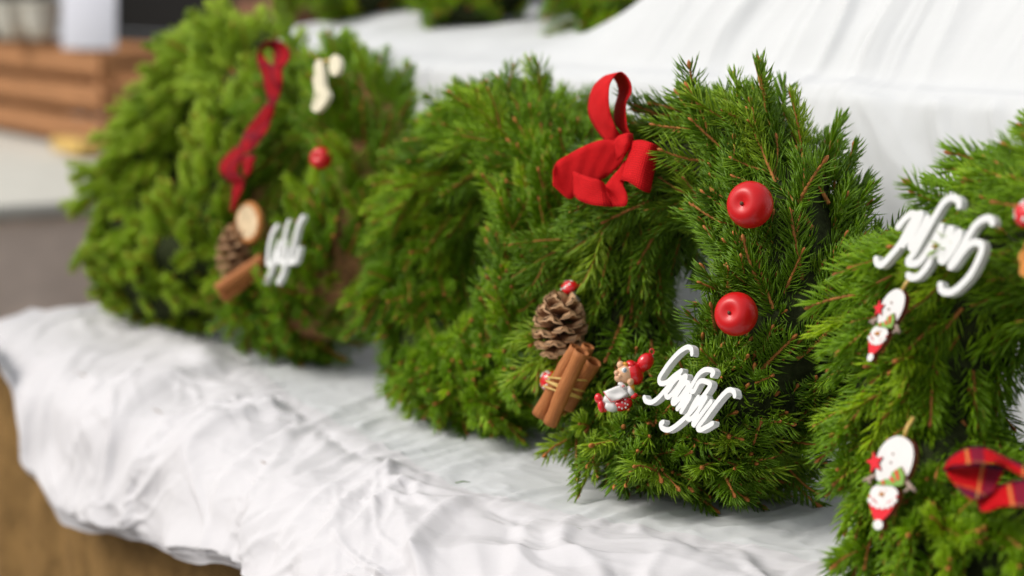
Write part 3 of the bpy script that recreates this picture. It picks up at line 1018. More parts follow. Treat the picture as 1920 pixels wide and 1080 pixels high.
# ------------------------------------------------------------------ apples
def apple(w, px, py, off, rad, axis_px, label, group):
    c = w.at(px, py, off)
    ax = nrm(nrm(CAM - c) * .82 + RIGHT * axis_px[0] + UP * axis_px[1])
    o = thing('apple', c, label, 'apple', group)
    prof = []
    for k in range(25):
        t_ = PI * k / 24
        r = rad * math.sin(t_) * (1 + .04 * math.cos(t_)); hh = rad * .90 * math.cos(t_)
        dim = math.exp(-(math.sin(t_) / .36) ** 2)
        hh -= (.26 if t_ < PI / 2 else -.12) * rad * dim
        prof.append((max(r, 1e-5), hh))
    b = MB(); b.lathe(c, ax, prof, n=40); b.build('apple_body', M['apple'], o)
    b = MB(); x = nrm(np.cross(ax, UP))
    b.tube([c + ax * rad * .5, c + ax * rad * .62, c + ax * rad * .72 + x * rad * .05], [rad * .055, rad * .05, rad * .085], n=8)
    b.build('apple_stem', M['stem'], o)
    protect(c, rad * 1.0, rad * .9); SOLID.append((c, rad * 1.04))
apple(W3, 1407, 384, .066, .0163, (-.50, .10), 'upper shiny red apple on the sharp wreath, right of the red bow', 'small red apples')
apple(W3, 1381, 589, .062, .0152, (-.44, .10), 'lower shiny red apple on the sharp wreath, beside the hole', 'small red apples')
apple(W1, 602, 297, .068, .0110, (-.5, .2), 'small blurred red apple on the wreath with the dark tartan ribbon', 'small red apples')

# ------------------------------------------------------------------ ribbons
FOLLOW = [None, 0.0, 0.0, 0.0]
def strip(mb, A, B, dA, dB, org, sc, n=36, m=0, base=None, arc=0.0, across=7, bk=.026):
    """ribbon between two edge curves given in crop pixels with camera depths"""
    w, off, d0, fol = FOLLOW
    def pos(x, y, d):
        px, py = org[0] + x / sc, org[1] + y / sc
        if w is not None: d = d + (depth_of(w.at(px, py, off)) - d0) * fol
        return at_depth(px, py, d)
    PA = np.array([pos(x, y, d) for (x, y), d in zip(A, dA)])
    PB = np.array([pos(x, y, d) for (x, y), d in zip(B, dB)])
    PA = catmull(PA, n); PB = catmull(PB, n)
    mid = (PA + PB) / 2
    u = np.concatenate([[0], np.cumsum(np.linalg.norm(np.diff(mid, axis=0), axis=1))])
    V = []; F = []; UVs = []
    vcam = nrm(CAM - mid.mean(0))
    for k in range(n + 1):
        wd = np.linalg.norm(PA[k] - PB[k])
        for j in range(across):
            f = j / (across - 1)
            wob = .0006 * math.sin(u[k] * 260 + f * 5) + .0005 * math.sin(u[k] * 410 - f * 9)
            V.append(PA[k] * (1 - f) + PB[k] * f + vcam * (arc * math.sin(PI * f) + wob)); UVs.append((u[k], f * wd))
    for k in range(n):
        for j in range(across - 1):
            F.append((k * across + j, k * across + j + 1, (k + 1) * across + j + 1, (k + 1) * across + j))
    mb.add(V, F, m, UVs)
    for k in (0, n // 6, n // 3, n // 2, 2 * n // 3, 5 * n // 6, n):
        protect(mid[k], max(.008, min(.013, np.linalg.norm(PA[k] - PB[k]) * .5)), bk)
    return mb

def solid(o, th=.0007):
    md = o.modifiers.new('thickness', 'SOLIDIFY'); md.thickness = th; md.offset = 0
    return o

O4, S4 = (1020, 120), 3.857
D0 = depth_of(W3.at(1165, 270, .072))
FOLLOW[:] = [W3, .074, D0, .45]
bow = thing('bow', at_depth(1165, 275, D0), 'bright red burlap ribbon bow with an upright loop on the sharp wreath', 'bow')
b = MB()
N_ = [(560, 520), (520, 465), (478, 350), (466, 230), (482, 130), (550, 58), (615, 112), (633, 200), (592, 290), (600, 440), (628, 515)]
F_ = [(500, 560), (430, 540), (335, 400), (320, 290), (360, 160), (455, 80), (515, 118), (540, 200), (512, 310), (510, 420), (570, 500)]
strip(b, F_, N_, [D0 + .0, D0 + .004, D0 + .012, D0 + .016, D0 + .018, D0 + .022, D0 + .026, D0 + .026, D0 + .022, D0 + .012, D0 + .002],
      [D0 - .004, D0 - .012, D0 - .018, D0 - .020, D0 - .018, D0 - .014, D0 - .010, D0 - .008, D0 - .006, D0 - .006, D0 - .004], O4, S4, 60, bk=.003)
solid(b.build('upright_loop', M['red_burlap'], bow))
b = MB()
strip(b, [(625, 600), (520, 558), (420, 548), (300, 588), (180, 652), (92, 708), (66, 770)], [(545, 740), (490, 790), (420, 838), (330, 880), (250, 935), (180, 975), (62, 880)],
      [D0 - .004, D0 - .006, D0 - .004, D0 + .000, D0 - .002, D0 - .008, D0 - .014], [D0 + .006, D0 + .010, D0 + .012, D0 + .010, D0 + .004, D0 - .004, D0 - .014], O4, S4, 50)
solid(b.build('side_loop', M['red_burlap'], bow))
b = MB()
strip(b, [(212, 772), (260, 795), (330, 818), (400, 838), (432, 858)], [(214, 950), (262, 990), (330, 1016), (420, 1028), (486, 1030)],
      [D0 - .012, D0 - .020, D0 - .024, D0 - .024, D0 - .018], [D0 - .012, D0 - .018, D0 - .022, D0 - .022, D0 - .016], O4, S4, 30)
solid(b.build('side_loop', M['red_burlap'], bow))
b = MB()
strip(b, [(432, 858), (440, 880), (500, 805), (550, 752), (585, 690)], [(486, 1030), (590, 1025), (604, 950), (575, 880), (600, 760)],
      [D0 - .018, D0 - .010, D0 - .004, D0 - .006, D0 - .006], [D0 - .016, D0 - .012, D0 - .008, D0 - .008, D0 - .006], O4, S4, 30)
solid(b.build('ribbon_end', M['red_burlap'], bow))
b = MB()
strip(b, [(640, 600), (628, 575), (650, 556), (710, 550), (775, 568), (826, 592), (832, 604), (800, 612)], [(600, 830), (553, 858), (560, 842), (615, 856), (690, 905), (752, 932), (766, 920), (740, 890)],
      [D0 + .012, D0 + .000, D0 - .014, D0 - .022, D0 - .022, D0 - .012, D0 - .002, D0 + .014], [D0 + .012, D0 + .000, D0 - .016, D0 - .026, D0 - .026, D0 - .014, D0 - .002, D0 + .014], O4, S4, 40, bk=.010)
solid(b.build('rolled_loop', M['red_burlap'], bow))
b = MB()
strip(b, [(505, 560), (540, 520), (600, 500), (640, 505)], [(530, 700), (575, 660), (610, 620), (648, 560)],
      [D0 - .004, D0 - .014, D0 - .014, D0 - .002], [D0 - .006, D0 - .016, D0 - .016, D0 - .004], O4, S4, 20, arc=.003)
solid(b.build('knot', M['red_burlap'], bow))

# tartan bow on the rightmost wreath
OT, ST = (1750, 810), 6.353
DT = depth_of(W4.at(1850, 890, .074))
FOLLOW[:] = [W4, .074, DT, .8]
bow = thing('bow', at_depth(1850, 890, DT), 'red tartan ribbon bow low on the rightmost wreath', 'bow')
b = MB()
strip(b, [(120, 440), (180, 330), (300, 235), (450, 182), (600, 187), (750, 242), (950, 340), (1250, 470)], [(128, 462), (210, 400), (320, 385), (480, 372), (620, 368), (760, 372), (930, 450), (1250, 640)],
      [DT, DT - .004, DT - .004, DT - .002, DT - .002, DT - .002, DT, DT], [DT - .004, DT - .016, DT - .022, DT - .024, DT - .022, DT - .018, DT - .008, DT - .004], OT, ST, 40)
solid(b.build('ribbon_loop', M['plaid'], bow))
b = MB()
strip(b, [(135, 452), (240, 405), (400, 385), (600, 382), (860, 420)], [(140, 475), (260, 630), (400, 772), (520, 800), (720, 720), ][:5],
      [DT - .004, DT + .004, DT + .006, DT + .006, DT + .002], [DT - .004, DT - .016, DT - .020, DT - .018, DT - .008], OT, ST, 36)
solid(b.build('ribbon_loop', M['plaid'], bow))
b = MB()
strip(b, [(470, 770), (600, 770), (740, 670), (900, 590), (1250, 540)], [(570, 955), (650, 942), (800, 892), (950, 882), (1250, 892)],
      [DT - .002, DT - .004, DT - .004, DT - .002, DT], [DT - .014, DT - .020, DT - .014, DT - .020, DT - .014], OT, ST, 36)
solid(b.build('ribbon_tail', M['plaid'], bow))

# dark tartan ribbon on the blurred wreath
O1, S1 = (390, 60), 3.178
D1 = depth_of(W1.at(450, 250, .078))
FOLLOW[:] = [W1, .080, D1, .95]
bow = thing('bow', at_depth(440, 310, D1), 'dark red tartan ribbon with a long twisted strand on the blurred wreath', 'bow')
dz = lambda *a: [D1 + x for x in a]
b = MB()
strip(b, [(300, 205), (288, 130), (330, 66), (400, 46), (470, 84), (490, 150), (455, 205), (440, 240)], [(372, 185), (330, 142), (334, 106), (360, 94), (386, 110), (396, 140), (388, 172), (400, 200)],
      dz(-.008, -.010, -.012, -.010, .0, .004, .0, -.004), dz(.0, .004, .006, .012, .014, .010, .004, .0), O1, S1, 40)
solid(b.build('top_loop', M['plaid_dark'], bow))
b = MB()
strip(b, [(295, 190), (322, 262), (336, 330), (362, 420)], [(432, 195), (446, 290), (438, 345), (402, 440)], dz(-.010, -.004, -.010, -.004), dz(-.004, -.012, .0, -.006), O1, S1, 30, arc=.003)
strip(b, [(350, 420), (290, 500), (222, 590), (182, 680), (165, 725)], [(402, 440), (386, 512), (340, 612), (300, 665), (250, 720)], dz(-.004, -.010, .002, -.008, -.010), dz(-.008, .002, -.010, -.004, -.008), O1, S1, 40, arc=.004)
solid(b.build('strand', M['plaid_dark'], bow))
b = MB()
strip(b, [(190, 670), (112, 730), (64, 810), (110, 880), (180, 905)], [(225, 700), (190, 770), (170, 825), (195, 860), (228, 890)], dz(-.008, -.014, -.018, -.020, -.010), dz(-.010, -.020, -.024, -.022, -.012), O1, S1, 30, arc=.004)
solid(b.build('side_loop', M['plaid_dark'], bow))
b = MB()
strip(b, [(195, 745), (240, 728), (284, 738)], [(215, 870), (250, 845), (276, 790)], dz(-.012, -.020, -.012), dz(-.012, -.020, -.012), O1, S1, 20, arc=.003)
solid(b.build('side_loop', M['plaid_dark'], bow))
b = MB()
strip(b, [(145, 885), (140, 980), (130, 1065)], [(226, 885), (190, 980), (150, 1070)], dz(-.010, -.006, .004), dz(-.012, -.008, .004), O1, S1, 20, arc=.002)
solid(b.build('ribbon_tail', M['plaid_dark'], bow))
FOLLOW[0] = None
# ------------------------------------------------------------------ pine cones
def scale_mesh():
    V = []; F = []
    nu, nv = 6, 6
    for side in (1, 0):
        for i in range(nu + 1):
            u = i / nu
            wd = .0035 + .0062 * math.sin(min(1, u * 1.12) * PI / 2) ** 1.3
            if u > .78: wd *= math.sqrt(max(.05, 1 - ((u - .78) / .235) ** 2))
            for j in range(nv + 1):
                v = j / nv * 2 - 1
                y = v * wd
                z = .0040 * u * u - .0035 * v * v * u + (.0007 + .0013 * sstep(u, .5, .85)) * (1 if side else -1) * (1 - v ** 4 * .7)
                V.append((u * .0185, y, z))
    st = (nu + 1) * (nv + 1)
    for i in range(nu):
        for j in range(nv):
            a = i * (nv + 1) + j
            F.append((a, a + nv + 1, a + nv + 2, a + 1)); F.append((st + a, st + a + 1, st + a + nv + 2, st + a + nv + 1))
    rim = [i * (nv + 1) for i in range(nu + 1)] + [nu * (nv + 1) + j for j in range(1, nv + 1)] + [i * (nv + 1) + nv for i in range(nu - 1, -1, -1)]
    for a, c in zip(rim[:-1], rim[1:]):
        F.append((a, c, st + c, st + a))
    return V, F
sv_, sf_ = scale_mesh()
def cone_mat():
    m, n, b = new_mat('cone_scale_brown', .62, .35)
    tc = n.nodes.new('ShaderNodeTexCoord'); sx = n.nodes.new('ShaderNodeSeparateXYZ'); n.links.new(tc.outputs['Object'], sx.inputs[0])
    mr = n.nodes.new('ShaderNodeMapRange'); mr.inputs[1].default_value = .004; mr.inputs[2].default_value = .019
    n.links.new(sx.outputs[0], mr.inputs[0])
    t = nz(n, 260, 4)
    ad = n.nodes.new('ShaderNodeMath'); ad.operation = 'MULTIPLY_ADD'; ad.inputs[1].default_value = .5
    n.links.new(t.outputs[0], ad.inputs[0]); n.links.new(mr.outputs[0], ad.inputs[2])
    r = ramp(n, ad.outputs[0], [(.2, (.13, .055, .024)), (.75, (.34, .165, .075)), (1.0, (.52, .31, .16))])
    n.links.new(r.outputs[0], b.inputs['Base Color']); bump(n, b, t.outputs[0], .4, .0006)
    return m
M['cone'] = cone_mat()
SCALE_ME = mesh_from('scale', sv_, sf_, [M['cone']])
def pinecone(w, px, py, off, H, axis, label, group, sgl=.74):
    c = w.at(px, py, off); ax = nrm(axis); base = c - ax * H / 2
    o = thing('pine_cone', base, label, 'pine cone', group)
    x = nrm(np.cross(ax, (.3, .7, .2))); y = np.cross(ax, x)
    b = MB(); b.lathe(base, ax, [(.001, -.002), (.006 * sgl, .002), (.007 * sgl, H * .3), (.005 * sgl, H * .65), (.002, H * .88)], n=14); b.build('cone_core', M['cone_core'], o)
    N = 38
    for k in range(N):
        f = k / (N - 1)
        hgt = H * (.02 + .86 * f ** .9)
        a = k * 2.39996
        rd = (x * math.cos(a) + y * math.sin(a))
        el = math.radians(-26 + 76 * f ** 1.3)
        d = nrm(rd * math.cos(el) + ax * math.sin(el))
        env = math.sin(PI * (.20 + .72 * f)) ** .7
        sc = sgl * (.74 + .56 * env)
        r0 = .0045 * sgl * env
        p = base + ax * hgt + rd * r0 - np.array(o.location)
        side = nrm(np.cross(ax, rd)); up = np.cross(d, side)
        m4 = Matrix(((d[0] * sc, side[0] * sc, up[0] * sc, p[0]), (d[1] * sc, side[1] * sc, up[1] * sc, p[1]), (d[2] * sc, side[2] * sc, up[2] * sc, p[2]), (0, 0, 0, 1)))
        link('scale', SCALE_ME, o, m4)
    for f in (-.3, 0, .3): protect(c + ax * H * f, .018 * sgl)
pinecone(W3, 1050, 609, .070, .037, UP * 1.0 + RIGHT * .06 + FWD * -.22, 'brown open pine cone above the cinnamon sticks on the sharp wreath', 'pine cones')
pinecone(W1, 440, 470, .074, .044, UP * .9 + RIGHT * .1 - FWD * .3, 'blurred dark brown pine cone above the cinnamon on the tartan ribbon wreath', 'pine cones', .66)

# ------------------------------------------------------------------ cinnamon
def cinnamon_stick(parent, p0, p1, rad, roll, seed):
    rng = random.Random(seed)
    ax = nrm(p1 - p0); Ln = np.linalg.norm(p1 - p0)
    x = nrm(np.cross(ax, nrm(CAM - p0))); y = np.cross(ax, x)      # y faces the viewer's side
    sec = []
    # double scroll: two curls meeting in a groove
    pts = []
    for k in range(34):
        t_ = k / 33
        a = PI * .15 + t_ * 2.65 * PI
        r = 1.0 - .10 * min(1, t_ / .7) - .50 * max(0, t_ - .72) / .28
        pts.append((r * math.cos(a) * 1.05, r * math.sin(a) * .95))
    sec.append(pts)
    b = MB(); nL = 14
    for pts in sec:
        n = len(pts)
        V = []; F = []; UVs = []
        for k in range(nL + 1):
            f = k / nL
            c = p0 + ax * Ln * f + x * rad * .06 * math.sin(f * 5 + seed) + y * rad * .05 * math.sin(f * 7 + seed)
            rr = rad * (1 + .04 * math.sin(f * 9 + seed * 2) + .03 * rng.uniform(-1, 1))
            for lay in (1.0, .84):
                for i, (u, v) in enumerate(pts):
                    s0 = 0.0
                    uu, vv = s0 + (u - s0) * lay, v * lay
                    cu = uu * math.cos(roll) - vv * math.sin(roll); cv = uu * math.sin(roll) + vv * math.cos(roll)
                    V.append(c + (x * cu + y * cv) * rr); UVs.append((f * Ln, i * .002 + seed))
        row = 2 * n
        for k in range(nL):
            for i in range(n - 1):
                a = k * row + i
                F.append((a, a + row, a + row + 1, a + 1)); F.append((a + n, a + n + 1, a + row + n + 1, a + row + n))
        for k in (0, nL):
            for i in range(n - 1):
                a = k * row + i
                F.append((a, a + 1, a + n + 1, a + n) if k == 0 else (a, a + n, a + n + 1, a + 1))
        for k in range(nL):
            for i in (0, n - 1):
                a = k * row + i
                F.append((a, a + n, a + row + n, a + row))
        b.add(V, F, 0, UVs)
    b.build('cinnamon_stick', M['cinnamon'], parent)
    for f in (.1, .35, .6, .85): protect(p0 + ax * Ln * f, rad * 1.2)

OC, SCn = (980, 520), 3.6
DC = depth_of(W3.at(1060, 720, .072))
cb = thing('cinnamon_bundle', at_depth(1060, 720, DC), 'bundle of cinnamon sticks tied with gold thread under the pine cone', 'cinnamon sticks', 'cinnamon bundles')
cp = lambda x, y, d: at_depth(OC[0] + x / SCn, OC[1] + y / SCn, DC + d)
cinnamon_stick(cb, cp(112, 935, .008), cp(372, 478, -.012), .0064, .15, 1)
cinnamon_stick(cb, cp(182, 990, -.002), cp(400, 500, -.026), .0058, -.1, 2)
cinnamon_stick(cb, cp(300, 880, .012), cp(480, 568, -.012), .0060, .2, 3)
cinnamon_stick(cb, cp(250, 860, .022), cp(445, 462, .002), .0054, .4, 4)
b = MB()
axb = nrm(cp(392, 492, 0) - cp(182, 990, 0)); xx = nrm(np.cross(axb, nrm(CAM - cp(280, 740, 0)))); yy = np.cross(axb, xx)
for k, (sh, tl) in enumerate(((-.004, .1), (-.0015, -.06), (.001, .16), (.007, .42))):
    c = cp(285, 742, .000) + axb * sh
    P = []
    for i in range(40):
        a = 2 * PI * i / 40
        P.append(c + xx * math.cos(a) * .0150 + yy * math.sin(a) * .0145 + axb * (tl * math.cos(a) * .012))
    b.tube(P, .00075, n=6, closed=True)
b.build('gold_thread', M['gold'], cb)
# blurred sticks on the next wreath
DC1 = depth_of(W1.at(450, 530, .078))
cb = thing('cinnamon_bundle', at_depth(450, 525, DC1), 'blurred cinnamon sticks under the dark pine cone beside the small sign', 'cinnamon sticks', 'cinnamon bundles')
c8 = lambda x, y, d: at_depth(350 + x / 1.611, 50 + y / 1.611, DC1 + d)
cinnamon_stick(cb, c8(94, 797, 0), c8(234, 700, 0), .0068, .1, 5)
cinnamon_stick(cb, c8(108, 822, .010), c8(215, 742, .012), .0058, .3, 6)

# ------------------------------------------------------------------ toadstools
def toadstool(w, px, py, off, rad, axis, label, ndots=9):
    c = w.at(px, py, off); ax = nrm(axis)
    o = thing('toadstool', c - ax * rad * 1.2, label, 'toadstool', 'red toadstool ornaments')
    b = MB(); b.lathe(c, ax, [(rad * .05, -rad * .05), (rad * .85, -rad * .12), (rad, 0), (rad * .94, rad * .3), (rad * .74, rad * .62), (rad * .4, rad * .86), (1e-4, rad * .95)], n=28)
    b.build('cap', M['gloss_red'], o)
    x = nrm(np.cross(ax, (.1, .3, .9))); y = np.cross(ax, x)
    for k in range(ndots):
        t_ = .35 + .85 * ((k * .618) % 1); a = k * 2.4
        d = ax * math.cos(t_) * .95 + (x * math.cos(a) + y * math.sin(a)) * math.sin(t_)
        b = MB(); b.ell(c + d * rad * .97, (nrm(np.cross(d, x + .1)), nrm(np.cross(d, np.cross(d, x + .1))), nrm(d)), (rad * .15, rad * .15, rad * .05), nu=12, nv=6); b.build('dot', M['gloss_white'], o)
    b = MB(); b.lathe(c - ax * rad * .1, ax, [(rad * .34, 0), (rad * .30, -rad * .6), (rad * .42, -rad * 1.3), (1e-4, -rad * 1.4)], n=18); b.build('stalk', M['gloss_white'], o)
    protect(c, rad)
toadstool(W3, 1034, 714, .066, .0095, -RIGHT * .8 + UP * .4 - FWD * .55, 'small red toadstool with white dots half behind the cinnamon sticks')
toadstool(W3, 1069, 543, .060, .0078, -RIGHT * .45 + UP * .8 - FWD * .2, 'small red toadstool tipped over behind the top of the pine cone')
toadstool(W4, 1934, 402, .072, .0098, -RIGHT * .5 + UP * .6 - FWD * .6, 'red toadstool with white dots cut by the picture edge')

# ------------------------------------------------------------------ figurine
OG, SG = (1090, 630), 6.353
DG = depth_of(W3.at(1165, 715, .076))
gp = lambda x, y, d=0.0: at_depth(OG[0] + x / SG, OG[1] + y / SG, DG + d)
mm = DG / FPX / SG            # metres per crop pixel
fg = thing('figurine', gp(480, 700), 'small painted gnome figurine in red hat and dotted skirt beside the script sign', 'figurine')
VC = nrm(CAM - gp(480, 700)); RX = RIGHT; UX = UP
def blob(name, mat, specs, parent=fg):
    b = MB()
    for (x, y, d, rx, ry, rz, ang) in specs:
        a = math.radians(ang)
        e1 = RX * math.cos(a) + UX * math.sin(a); e2 = -RX * math.sin(a) + UX * math.cos(a)
        b.ell(gp(x, y, d * mm), (e1, e2, VC), (rx * mm, ry * mm, rz * mm), nu=24, nv=14)
    return b.build(name, mat, parent)
# ang: counter-clockwise tilt of first axis seen from the viewer
hd = blob('head', M['skin'], [(535, 450, 0, 118, 118, 105, 0), (468, 345, -10, 46, 48, 48, 0), (428, 440, -20, 40, 38, 42, 0), (450, 500, -10, 58, 52, 60, 0)])
blob('nose', M['skin'], [(425, 440, -45, 34, 32, 36, 0), (470, 470, -60, 38, 34, 40, 0)], hd)
blob('ear', M['skin'], [(585, 545, -75, 40, 46, 26, -20), (580, 545, -92, 20, 26, 16, -20)], hd)
ey = blob('eye', M['gloss_white'], [(516, 410, -88, 34, 38, 22, 0)], hd)
blob('pupil', M['eye_grey'], [(518, 409, -102, 21, 25, 13, 0)], hd)
blob('mouth', M['pink'], [(412, 475, -35, 16, 8, 16, -30)], hd)
blob('hair', M['hair'], [(530, 335, -30, 36, 24, 60, -35), (600, 610, -35, 36, 62, 40, 15), (560, 490, -40, 26, 60, 50, 10)])
ht = blob('hat', M['gloss_red'], [(628, 440, 12, 112, 150, 118, 20), (600, 350, 10, 80, 60, 100, -30)])
blob('hat_tip', M['gloss_red'], [(700, 390, 20, 70, 80, 70, -35), (765, 310, 16, 96, 118, 88, -38)], ht)
b = MB(); P = []
for i in range(20):
    a = 2 * PI * i / 20; P.append(gp(840, 186) + (RX * math.cos(a) * 26 + UX * math.sin(a) * 34) * mm)
b.tube(P, 8 * mm, n=8, closed=True); b.build('hanging_ring', M['gloss_red'], ht)
blob('torso', M['gloss_white'], [(455, 690, 10, 150, 82, 80, 18)])
b = MB()
A = [(262, 664), (350, 628), (440, 594), (480, 600)]; B2 = [(358, 782), (430, 765), (500, 730), (556, 690)]
strip(b, A, B2, [DG - 40 * mm, DG - 60 * mm, DG - 60 * mm, DG - 40 * mm], [DG - 75 * mm, DG - 100 * mm, DG - 100 * mm, DG - 70 * mm], OG, SG, 12, arc=.0008)
solid(b.build('apron', M['gloss_white'], fg), .0006)
b = MB()
b.tube([gp(262, 668, -50 * mm), gp(310, 726, -70 * mm), gp(358, 786, -86 * mm), gp(430, 772, -106 * mm), gp(500, 736, -106 * mm)], 5 * mm, n=6); b.build('apron_trim', M['gloss_red'], fg)
blob('collar', M['gloss_white'], [(490, 590, -50, 60, 30, 40, -35), (470, 570, -30, 36, 26, 40, 0)])
blob('button', M['pink'], [(500, 598, -92, 18, 16, 10, 0)])
sk = blob('skirt', M['gloss_red'], [(485, 820, -5, 128, 76, 88, 14), (540, 790, 0, 70, 62, 80, 20)])
for (x, y) in ((487, 790), (523, 758), (522, 804), (552, 816), (450, 846), (486, 862), (530, 852)):
    dd = 88 * math.sqrt(max(.05, 1 - ((x - 490) / 140) ** 2 - ((y - 815) / 92) ** 2)) + 4
    blob('dot', M['gloss_white'], [(x, y, -dd, 11, 11, 6, 0)], sk)
b = MB()
b.tube([gp(570, 600, -40 * mm), gp(578, 650, -60 * mm), gp(610, 700, -60 * mm)], [26 * mm, 34 * mm, 36 * mm], n=14); b.build('sleeve', M['gloss_white'], fg)
blob('cuff', M['gloss_red'], [(630, 715, -60, 48, 34, 42, 25)])
b = MB()
b.tube([gp(400, 760, 0), gp(330, 770, -10 * mm), gp(290, 760, -10 * mm), gp(262, 745, -10 * mm)], [60 * mm, 62 * mm, 54 * mm, 46 * mm], n=16)
b.tube([gp(420, 850, -30 * mm), gp(360, 850, -36 * mm), gp(310, 840, -36 * mm), gp(280, 830, -36 * mm)], [52 * mm, 56 * mm, 52 * mm, 44 * mm], n=16)
b.build('stockings', M['gloss_white'], fg)
blob('shoe', M['gloss_red'], [(208, 745, -10, 52, 66, 60, 15), (240, 800, -4, 42, 52, 50, 15)])
blob('shoe', M['gloss_red'], [(238, 840, -46, 44, 78, 56, 10), (280, 866, -30, 40, 44, 46, 15)])
for (x, y) in ((300, 750), (430, 690), (520, 450), (620, 450), (740, 340), (490, 830), (230, 820), (620, 680)):
    protect(gp(x, y), .009, .006)

# ------------------------------------------------------------------ snowman ornaments (flat painted wood)
def extr(mb, pts, n, th, m_top=0, m_side=0):
    P = [np.asarray(p, float) for p in pts]; N = len(P)
    nrmv = np.zeros(3)
    for a, c in zip(P, P[1:] + P[:1]): nrmv += np.cross(a, c)
    if np.dot(nrmv, n) < 0: P = P[::-1]
    c = sum(P) / N
    mb.add(P + [c], [(i, (i + 1) % N, N) for i in range(N)], m_top)
    Q = [p - n * th for p in P]
    mb.add(Q + [c - n * th], [((i + 1) % N, i, N) for i in range(N)], m_side)
    mb.add(P + Q, [((i + 1) % N, i, N + i, N + (i + 1) % N) for i in range(N)], m_side)
    return mb

def snowman(w, org, sc, off, warp, label):
    """all shapes in the pixel frame of the lower ornament's crop, moved by `warp` for the other one"""
    n = w.n; th = .0042
    pt = lambda x, y, lift=0.0: on_plane(org[0] + warp(x, y)[0] / sc, org[1] + warp(x, y)[1] / sc, w.C + n * off, n) + n * lift
    root = thing('snowman_ornament', pt(330, 600), label, 'ornament', 'flat snowman ornaments')
    def shape(name, pts, lift, thick, mat, parent=root, smooth_n=0, side=None):
        P = [pt(x, y, lift) for x, y in pts]
        if smooth_n:
            P = list(catmull(np.array(P + [P[0]]), smooth_n))[:-1]
        b = MB(); extr(b, P, n, thick, 0, 1)
        return b.build(name, [mat, side or mat], parent, smooth=False)
    E = M['brown_edge']
    body = [(205, 560), (195, 470), (215, 330), (280, 230), (370, 178), (450, 190), (515, 250), (530, 350), (510, 450), (465, 540), (400, 600), (300, 600)]
    shape('body', body, 0, th, M['gloss_white'], smooth_n=48, side=E)
    shape('head', [(270, 598), (340, 612), (395, 660), (395, 730), (350, 780), (260, 815), (180, 780), (150, 720), (165, 650), (210, 610)], .0008, th, M['gloss_white'], smooth_n=40, side=E)
    shape('hat', [(146, 690), (150, 775), (180, 870), (200, 920), (268, 920), (330, 860), (385, 770), (410, 690), (395, 730), (340, 795), (260, 820), (190, 790), (155, 730)], .0012, th, M['flat_red'], side=E)
    for k in range(7):
        a = math.radians(205 + k * 130 / 6)
        cx, cy = 272 + 118 * math.cos(a), 700 - 100 * math.sin(a)
        shape('stripe', [(cx + 22 * math.cos(q) * 1.0, cy + 26 * math.sin(q)) for q in np.linspace(0, 2 * PI, 10)[:-1]], .0018, .001, M['gloss_white'])
    shape('pompom', [(232 + 44 * math.cos(q), 958 + 46 * math.sin(q)) for q in np.linspace(0, 2 * PI, 17)[:-1]], .0014, th, M['gloss_white'], side=E)
    star = []
    for k in range(10):
        r = 82 if k % 2 == 0 else 36
        a = math.radians(100 + 36 * k); star.append((198 + r * math.cos(a) * .95, 410 - r * math.sin(a) * 1.25))
    shape('star', star, .0012, th * .7, M['flat_red'], side=E)
    sf = shape('scarf', [(222, 590), (300, 555), (350, 560), (350, 500), (430, 448), (468, 520), (455, 610), (400, 620), (300, 612), (220, 608)], .0016, .0026, M['flat_green'], side=E)
    for pts in ([(268, 572), (285, 566), (295, 606), (275, 604)], [(335, 545), (352, 535), (385, 575), (368, 590)], [(385, 488), (405, 474), (425, 560), (405, 570)]):
        shape('scarf_stripe', pts, .0020, .0006, M['flat_red'], sf)
    for k, (lines) in enumerate((((200, 520), (80, 565), (120, 540), (140, 600)), ((440, 560), (535, 660), (470, 600), (440, 665)))):
        b = MB(); a, c, d, e = [pt(*q, -.001) for q in lines]
        b.tube([a, (a + c) / 2, c], [.0016, .0013, .0010], n=7); b.tube([(a * .4 + c * .6), e], [.0012, .0009], n=7)
        b.build('twig_arm', M['twig_grey'], root)
    b = MB(); b.tube([pt(425, 185, -.002), pt(440, 100, -.003), pt(465, 0, -.006)], .0012, n=6); b.build('hanging_cord', M['gold'], root)
    b = MB(); b.ell(pt(272, 692, .0014), (RIGHT, UP, n), (.0022, .0012, .0012), nu=12, nv=8); b.build('nose', M['ginger'], root)
    for (x, y) in ((355, 335), (335, 410), (255, 665), (300, 660)):
        b = MB(); b.ell(pt(x, y, .0005), (RIGHT, UP, n), (.0008, .0008, .0006), nu=8, nv=6); b.build('button', M['twig_grey'], root)
    for (x, y) in ((360, 260), (360, 400), (280, 560), (270, 700), (240, 850), (232, 958), (180, 420), (480, 600), (460, 400)):
        protect(pt(x, y), .008)
OS, SS = (1600, 780), 4.693
snowman(W4, OS, SS, .078, lambda x, y: (x, y), 'lower flat snowman with red pointed hat on the rightmost wreath, left of the tartan bow')
def warp2(x, y):
    # frame of the other crop: [1600,530,1720,700] at 6.35 -> expressed in this crop's pixels; narrower and more tilted
    u = (x - 300) * .62; v = (y - 580) * .80
    a = math.radians(12)
    X = u * math.cos(a) - v * math.sin(a); Y = u * math.sin(a) * .4 + v * math.cos(a)
    return (57.0 * SS + X, (608 - 780) * SS + Y)
snowman(W4, OS, SS, .074, warp2, 'upper flat snowman turned edgewise below the upside-down script sign')

